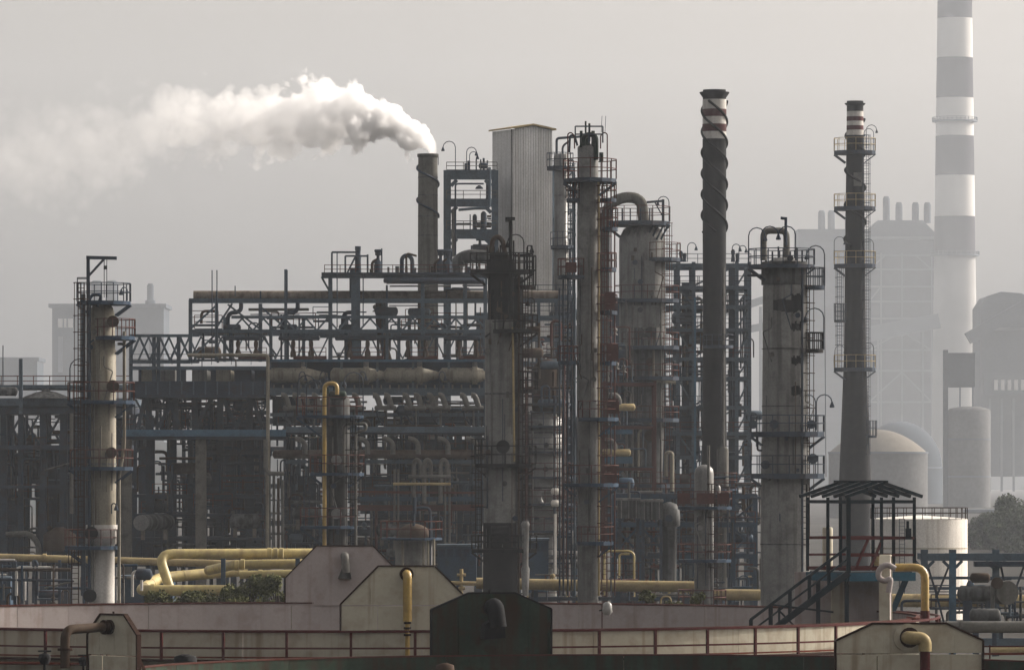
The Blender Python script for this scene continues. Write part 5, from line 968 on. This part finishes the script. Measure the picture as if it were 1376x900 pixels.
g = G('gas_pipe', 'small tan valve pipe left of the sooty column base', 'pipe', 622, 330); g.pipe('pipe', [(590, 783), (612, 783), (660, 784)], 6, 'tan_pipe'); g.pipe('valve_riser', [(620, 800), (620, 764)], 5, 'tan_pipe'); g.rod('valve_wheel', (614, 772), (626, 772), 4, 'tan_pipe'); g.rod('valve_wheel', (616, 790), (625, 790), 5, 'tan_pipe')
g = G('yellow_loop', 'thin yellow pipe loop on a red frame right of the tallest column', 'pipe', 835, 335); g.pipe('pipe', [(812, 800), (812, 742), (818, 740), (846, 740), (852, 744), (852, 806)], 3.2, 'yellow_pipe', br=4); g.pipe('pipe', [(832, 776), (832, 744), (846, 744)], 3, 'yellow_pipe'); g.rail([(806, 778), (858, 778)], 22, 'red_rail'); g.box('deck', 806, 858, 778, 782, -.5, 1, 'dark_red')
for x in (815, 850): g.post('leg', x, 782, 3, 'dark_red', dy=.2)
g = G('ground_piping', 'tangle of low grey and rusty pipes at the lower left edge', 'pipe rack', 45, 338)
for pts, w, m in (([(-10, 765), (95, 765)], 5, 'rust_pipe'), ([(22, 800), (22, 762), (68, 762)], 4, 'white_band'), ([(45, 810), (45, 752), (50, 756), (50, 800)], 4, 'dark_steel'), ([(-10, 752), (20, 752)], 3, 'white_band'), ([(60, 790), (100, 780)], 3, 'grey_pipe'), ([(-10, 778), (98, 780)], 4, 'dark_steel')): g.pipe('pipe', pts, w, m)
for x in (20, 48, 80): g.post('support', x, 752, 4, 'dark_steel', dy=.3)
clutter(g, 0, 185, 755, 806, 34, 41, dy=(-1, 4), rails=3, mats=('dark_steel', 'grey_pipe', 'blue_panel', 'rust_pipe', 'white_band'), wmax=4)
g = G('ground_piping', 'tangle of low pipes and valves behind the pink wall right of centre', 'pipe rack', 850, 332); g.bar('beam', (690, 804), (1010, 804), 3, 'dark_steel', h=5)
clutter(g, 690, 1010, 770, 806, 60, 42, dy=(-1, 4), rails=4, mats=('dark_steel', 'grey_pipe', 'blue_panel', 'tan_pipe', 'dirty_clad'), wmax=4)
# ================================================================== pipe bridge at right
r = G('pipe_bridge', 'blue steel pipe bridge with crossed braces at the lower right', 'pipe rack', 1310, 264)
for x, w, m, t in ((1242, 9, 'blue_steel', 740), (1280, 9, 'blue_steel_bright', 740), (1338, 9, 'blue_steel', 738), (1398, 9, 'blue_steel', 740)): r.post('post', x, t, w, m); r.post('post', x, t, w - 2, 'blue_steel', dy=4)
r.bar('beam', (1237, 748), (1405, 748), 5, 'blue_steel', dy=-.05, h=10); r.bar('beam', (1237, 748), (1405, 748), 5, 'blue_steel', dy=4.1, h=10); r.box('cable_tray', 1311, 1405, 754, 761, -.6, .6, 'dark_steel')
for x in (1242, 1280, 1338): r.bar('haunch', (x + 4, 762), (x + 13, 753), 4, 'blue_steel', dy=-.02); r.bar('haunch', (x - 4, 762), (x - 13, 753), 4, 'blue_steel', dy=-.02); r.yb('beam', (x, 748), .4, 3.8, 5, 'blue_steel', h=8); r.bar('post_cap', (x, 738), (x, 742), 9.5, 'blue_steel')
for a, b in (((1276, 758), (1259, 800)), ((1259, 800), (1268, 835)), ((1259, 800), (1246, 758)), ((1376, 760), (1356, 815)), ((1352, 790), (1366, 826)), ((1356, 815), (1345, 760))): r.bar('brace', a, b, 2.6, 'dark_steel', dy=.1)
for y in (776, 790): r.bar('beam', (1237, y), (1405, y), 3, 'blue_steel', dy=4, h=4)
r.bar('lower_beam', (1290, 862), (1405, 862), 5, 'blue_steel', dy=-6, h=10); clutter(r, 1240, 1376, 775, 835, 40, 51, dy=(1, 5), rails=2, mats=('dark_steel', 'grey_pipe', 'blue_steel', 'dirty_clad', 'rust_pipe'), wmax=4)
g = G('surge_drum', 'grey horizontal drum with round flanged end under the pipe bridge', 'drum', 1320, 262); g.hcyl('shell', 1286, 1346, 797, 11, 'dirty_clad', dy=1); c0 = g.p((1354, 796), -.6); part('end_flange', MB().tube([c0, c0 + Vector((-.25, .7, 0))], g.m(16), n=24), 'stack_grey', g.root); part('hand_wheel', MB().tube([c0 + Vector((-.5, -.3, .45)), c0 + Vector((-.5, -.1, .45))], g.m(8), n=16), 'rust_pipe', g.root)
for x in (1300, 1330): g.bar('saddle', (x, 806), (x, 840), 12, 'dark_steel', dy=1)
g.pipe('standpipe', [(1334, 782), (1334, 840)], 6, 'grey_pipe', dy=-.5); g.lathe('valve', 1303, [(780, 2), (783, 4), (788, 5)], 'dark_steel', dy=1, n=10)
g = G('pump_drum', 'low dark drum lying below the flanged grey drum', 'drum', 1322, 258); g.hcyl('shell', 1302, 1345, 826, 9, 'dirty_clad'); 
for x in (1312, 1336): g.post('saddle', x, 834, 6, 'dark_steel')
g = G('grey_pipe_line', 'thick grey pipe running to the right edge behind the cream plate', 'pipe', 1320, 238, z=Z(842, 238)); g.hcyl('pipe', 1272, 1405, 842, 8, 'grey_pipe', heads=False, n=18); g.hcyl('flange', 1290, 1294, 842, 10, 'grey_pipe', heads=False); g.bar('shoe', (1345, 849), (1345, 858), 5, 'dark_steel')
g = G('red_guard_rail', 'dark red rail at the right edge beside the cream plate', 'railing', 1350, 190, z=MZ - 1); g.bar('handrail', (1322, 878), (1400, 878), 3, 'orange_red'); g.bar('handrail', (1322, 868), (1400, 868), 2, 'dark_red')
for x in (1330, 1380): g.bar('rail_post', (x, 866), (x, 900), 2, 'dark_red', dy=.1)
g = G('dark_tank_edge', 'dark shell of a further tank at the lower right corner', 'tank', 1420, 196); g.lathe('shell', 1440, [(884, 128), (886, 130), (920, 130)], 'green_tank', ground=True, n=48)
# ================================================================== smoke plume
sb = MB(); D = 440.0; kk = D / F
HULL = [(589, 204, 17), (584, 198, 24), (575, 188, 42), (560, 178, 54), (530, 170, 66), (490, 160, 76), (430, 155, 80), (300, 163, 84), (200, 170, 92), (120, 192, 108), (40, 208, 122), (-20, 216, 128)]
sb.tube([P(x, y, D) for x, y, _ in HULL], [r_ * kk for _, _, r_ in HULL], n=20)
sm = bpy.data.materials.new('white_smoke'); sm.use_nodes = True; n_, l_ = sm.node_tree.nodes, sm.node_tree.links; n_.clear(); MATS['white_smoke'] = sm
geo = n_.new('ShaderNodeNewGeometry'); sx = n_.new('ShaderNodeSeparateXYZ'); l_.new(geo.outputs['Position'], sx.inputs[0])
def mth(op, a, b=None, c=None, clamp=False):
    q = n_.new('ShaderNodeMath'); q.operation = op; q.use_clamp = clamp
    for i, v in enumerate((a, b, c)):
        if v is None: continue
        if isinstance(v, (int, float)): q.inputs[i].default_value = v
        else: l_.new(v, q.inputs[i])
    return q.outputs[0]
tt = mth('DIVIDE', mth('SUBTRACT', X(588, D), sx.outputs[0]), X(588, D) - X(0, D))     # 0 at the stack mouth, 1 at the left edge
def curve(pts):
    c = n_.new('ShaderNodeFloatCurve'); cm = c.mapping.curves[0]
    while len(cm.points) > 2: cm.points.remove(cm.points[1])
    cm.points[0].location = pts[0]; cm.points[1].location = pts[-1]
    for q in pts[1:-1]: cm.points.new(*q)
    c.mapping.update(); l_.new(tt, c.inputs['Value']); return c.outputs[0]
ZB, ZS = Z(345, D), Z(60, D) - Z(345, D)
zf_ = lambda py: (345 - py) / 285.0
zc = curve([(0, zf_(206)), (.03, zf_(186)), (.08, zf_(175)), (.15, zf_(165)), (.25, zf_(155)), (.40, zf_(163)), (.6, zf_(165)), (.75, zf_(195)), (1, zf_(215))])
rc = curve([(0, .11), (.03, .15), (.08, .24), (.15, .33), (.25, .39), (.4, .41), (.6, .46), (.75, .62), (1, .72)])
rad = mth('MULTIPLY', rc, 110 * kk)
dz = mth('SUBTRACT', sx.outputs[2], mth('MULTIPLY_ADD', zc, ZS, ZB)); dyv = mth('SUBTRACT', sx.outputs[1], D)
dd = mth('DIVIDE', mth('SQRT', mth('ADD', mth('MULTIPLY', dz, dz), mth('MULTIPLY', dyv, dyv))), rad)
def nz(sc, det, rough=.55, off_=(0, 0, 0)):
    mp_ = n_.new('ShaderNodeMapping'); mp_.inputs['Location'].default_value = off_; l_.new(geo.outputs['Position'], mp_.inputs[0])
    q = n_.new('ShaderNodeTexNoise'); q.inputs['Scale'].default_value = sc; q.inputs['Detail'].default_value = det; q.inputs['Roughness'].default_value = rough; l_.new(mp_.outputs[0], q.inputs['Vector']); return mth('SUBTRACT', q.outputs['Fac'], .5)
def puff(sc, off_):
    w_ = n_.new('ShaderNodeTexNoise'); w_.inputs['Scale'].default_value = sc * .8; w_.inputs['Detail'].default_value = 1; l_.new(geo.outputs['Position'], w_.inputs['Vector'])
    va = n_.new('ShaderNodeVectorMath'); va.operation = 'MULTIPLY_ADD'; l_.new(w_.outputs['Color'], va.inputs[0]); va.inputs[1].default_value = (.9 / sc, .9 / sc, .9 / sc); l_.new(geo.outputs['Position'], va.inputs[2])
    q = n_.new('ShaderNodeTexVoronoi'); q.feature = 'F1'; q.inputs['Scale'].default_value = sc; l_.new(va.outputs[0], q.inputs['Vector']); return mth('SUBTRACT', off_, q.outputs['Distance'])
amp = mth('ADD', mth('ADD', mth('MULTIPLY', nz(.3, 3, .55), 1.25), mth('MULTIPLY', puff(.45, .45), 1.0)), mth('ADD', mth('MULTIPLY', puff(1.1, .45), .6), mth('MULTIPLY', nz(2.6, 3, .62), .5)))
edge = mth('ADD', mth('SUBTRACT', 1.0, dd), amp)
soft = curve([(0, 1), (.2, 1), (.35, .62), (.5, .3), (.7, .16), (1, .1)])
shape = mth('MULTIPLY', edge, mth('MULTIPLY', soft, 16.0), clamp=True)
dens = curve([(0, 1), (.12, .9), (.2, .48), (.33, .19), (.45, .1), (.57, .055), (.68, .022), (.85, .013), (1, .009)])
start = mth('MULTIPLY', mth('ADD', tt, -.001), 40, clamp=True)
rho = mth('MULTIPLY', mth('MULTIPLY', mth('MULTIPLY', shape, dens), start), 3.4)
vp = n_.new('ShaderNodeVolumePrincipled'); vp.inputs['Color'].default_value = (1, 1, 1, 1); vp.inputs['Anisotropy'].default_value = .0; l_.new(rho, vp.inputs['Density'])
mo = n_.new('ShaderNodeOutputMaterial'); l_.new(vp.outputs[0], mo.inputs['Volume'])
sm.cycles.volume_sampling = 'MULTIPLE_IMPORTANCE'; sm.cycles.volume_step_rate = 0.28
pl = solo('smoke_plume', sb, 'white_smoke', kind='stuff'); pl['label'] = 'white smoke plume drifting left from the grey stack'
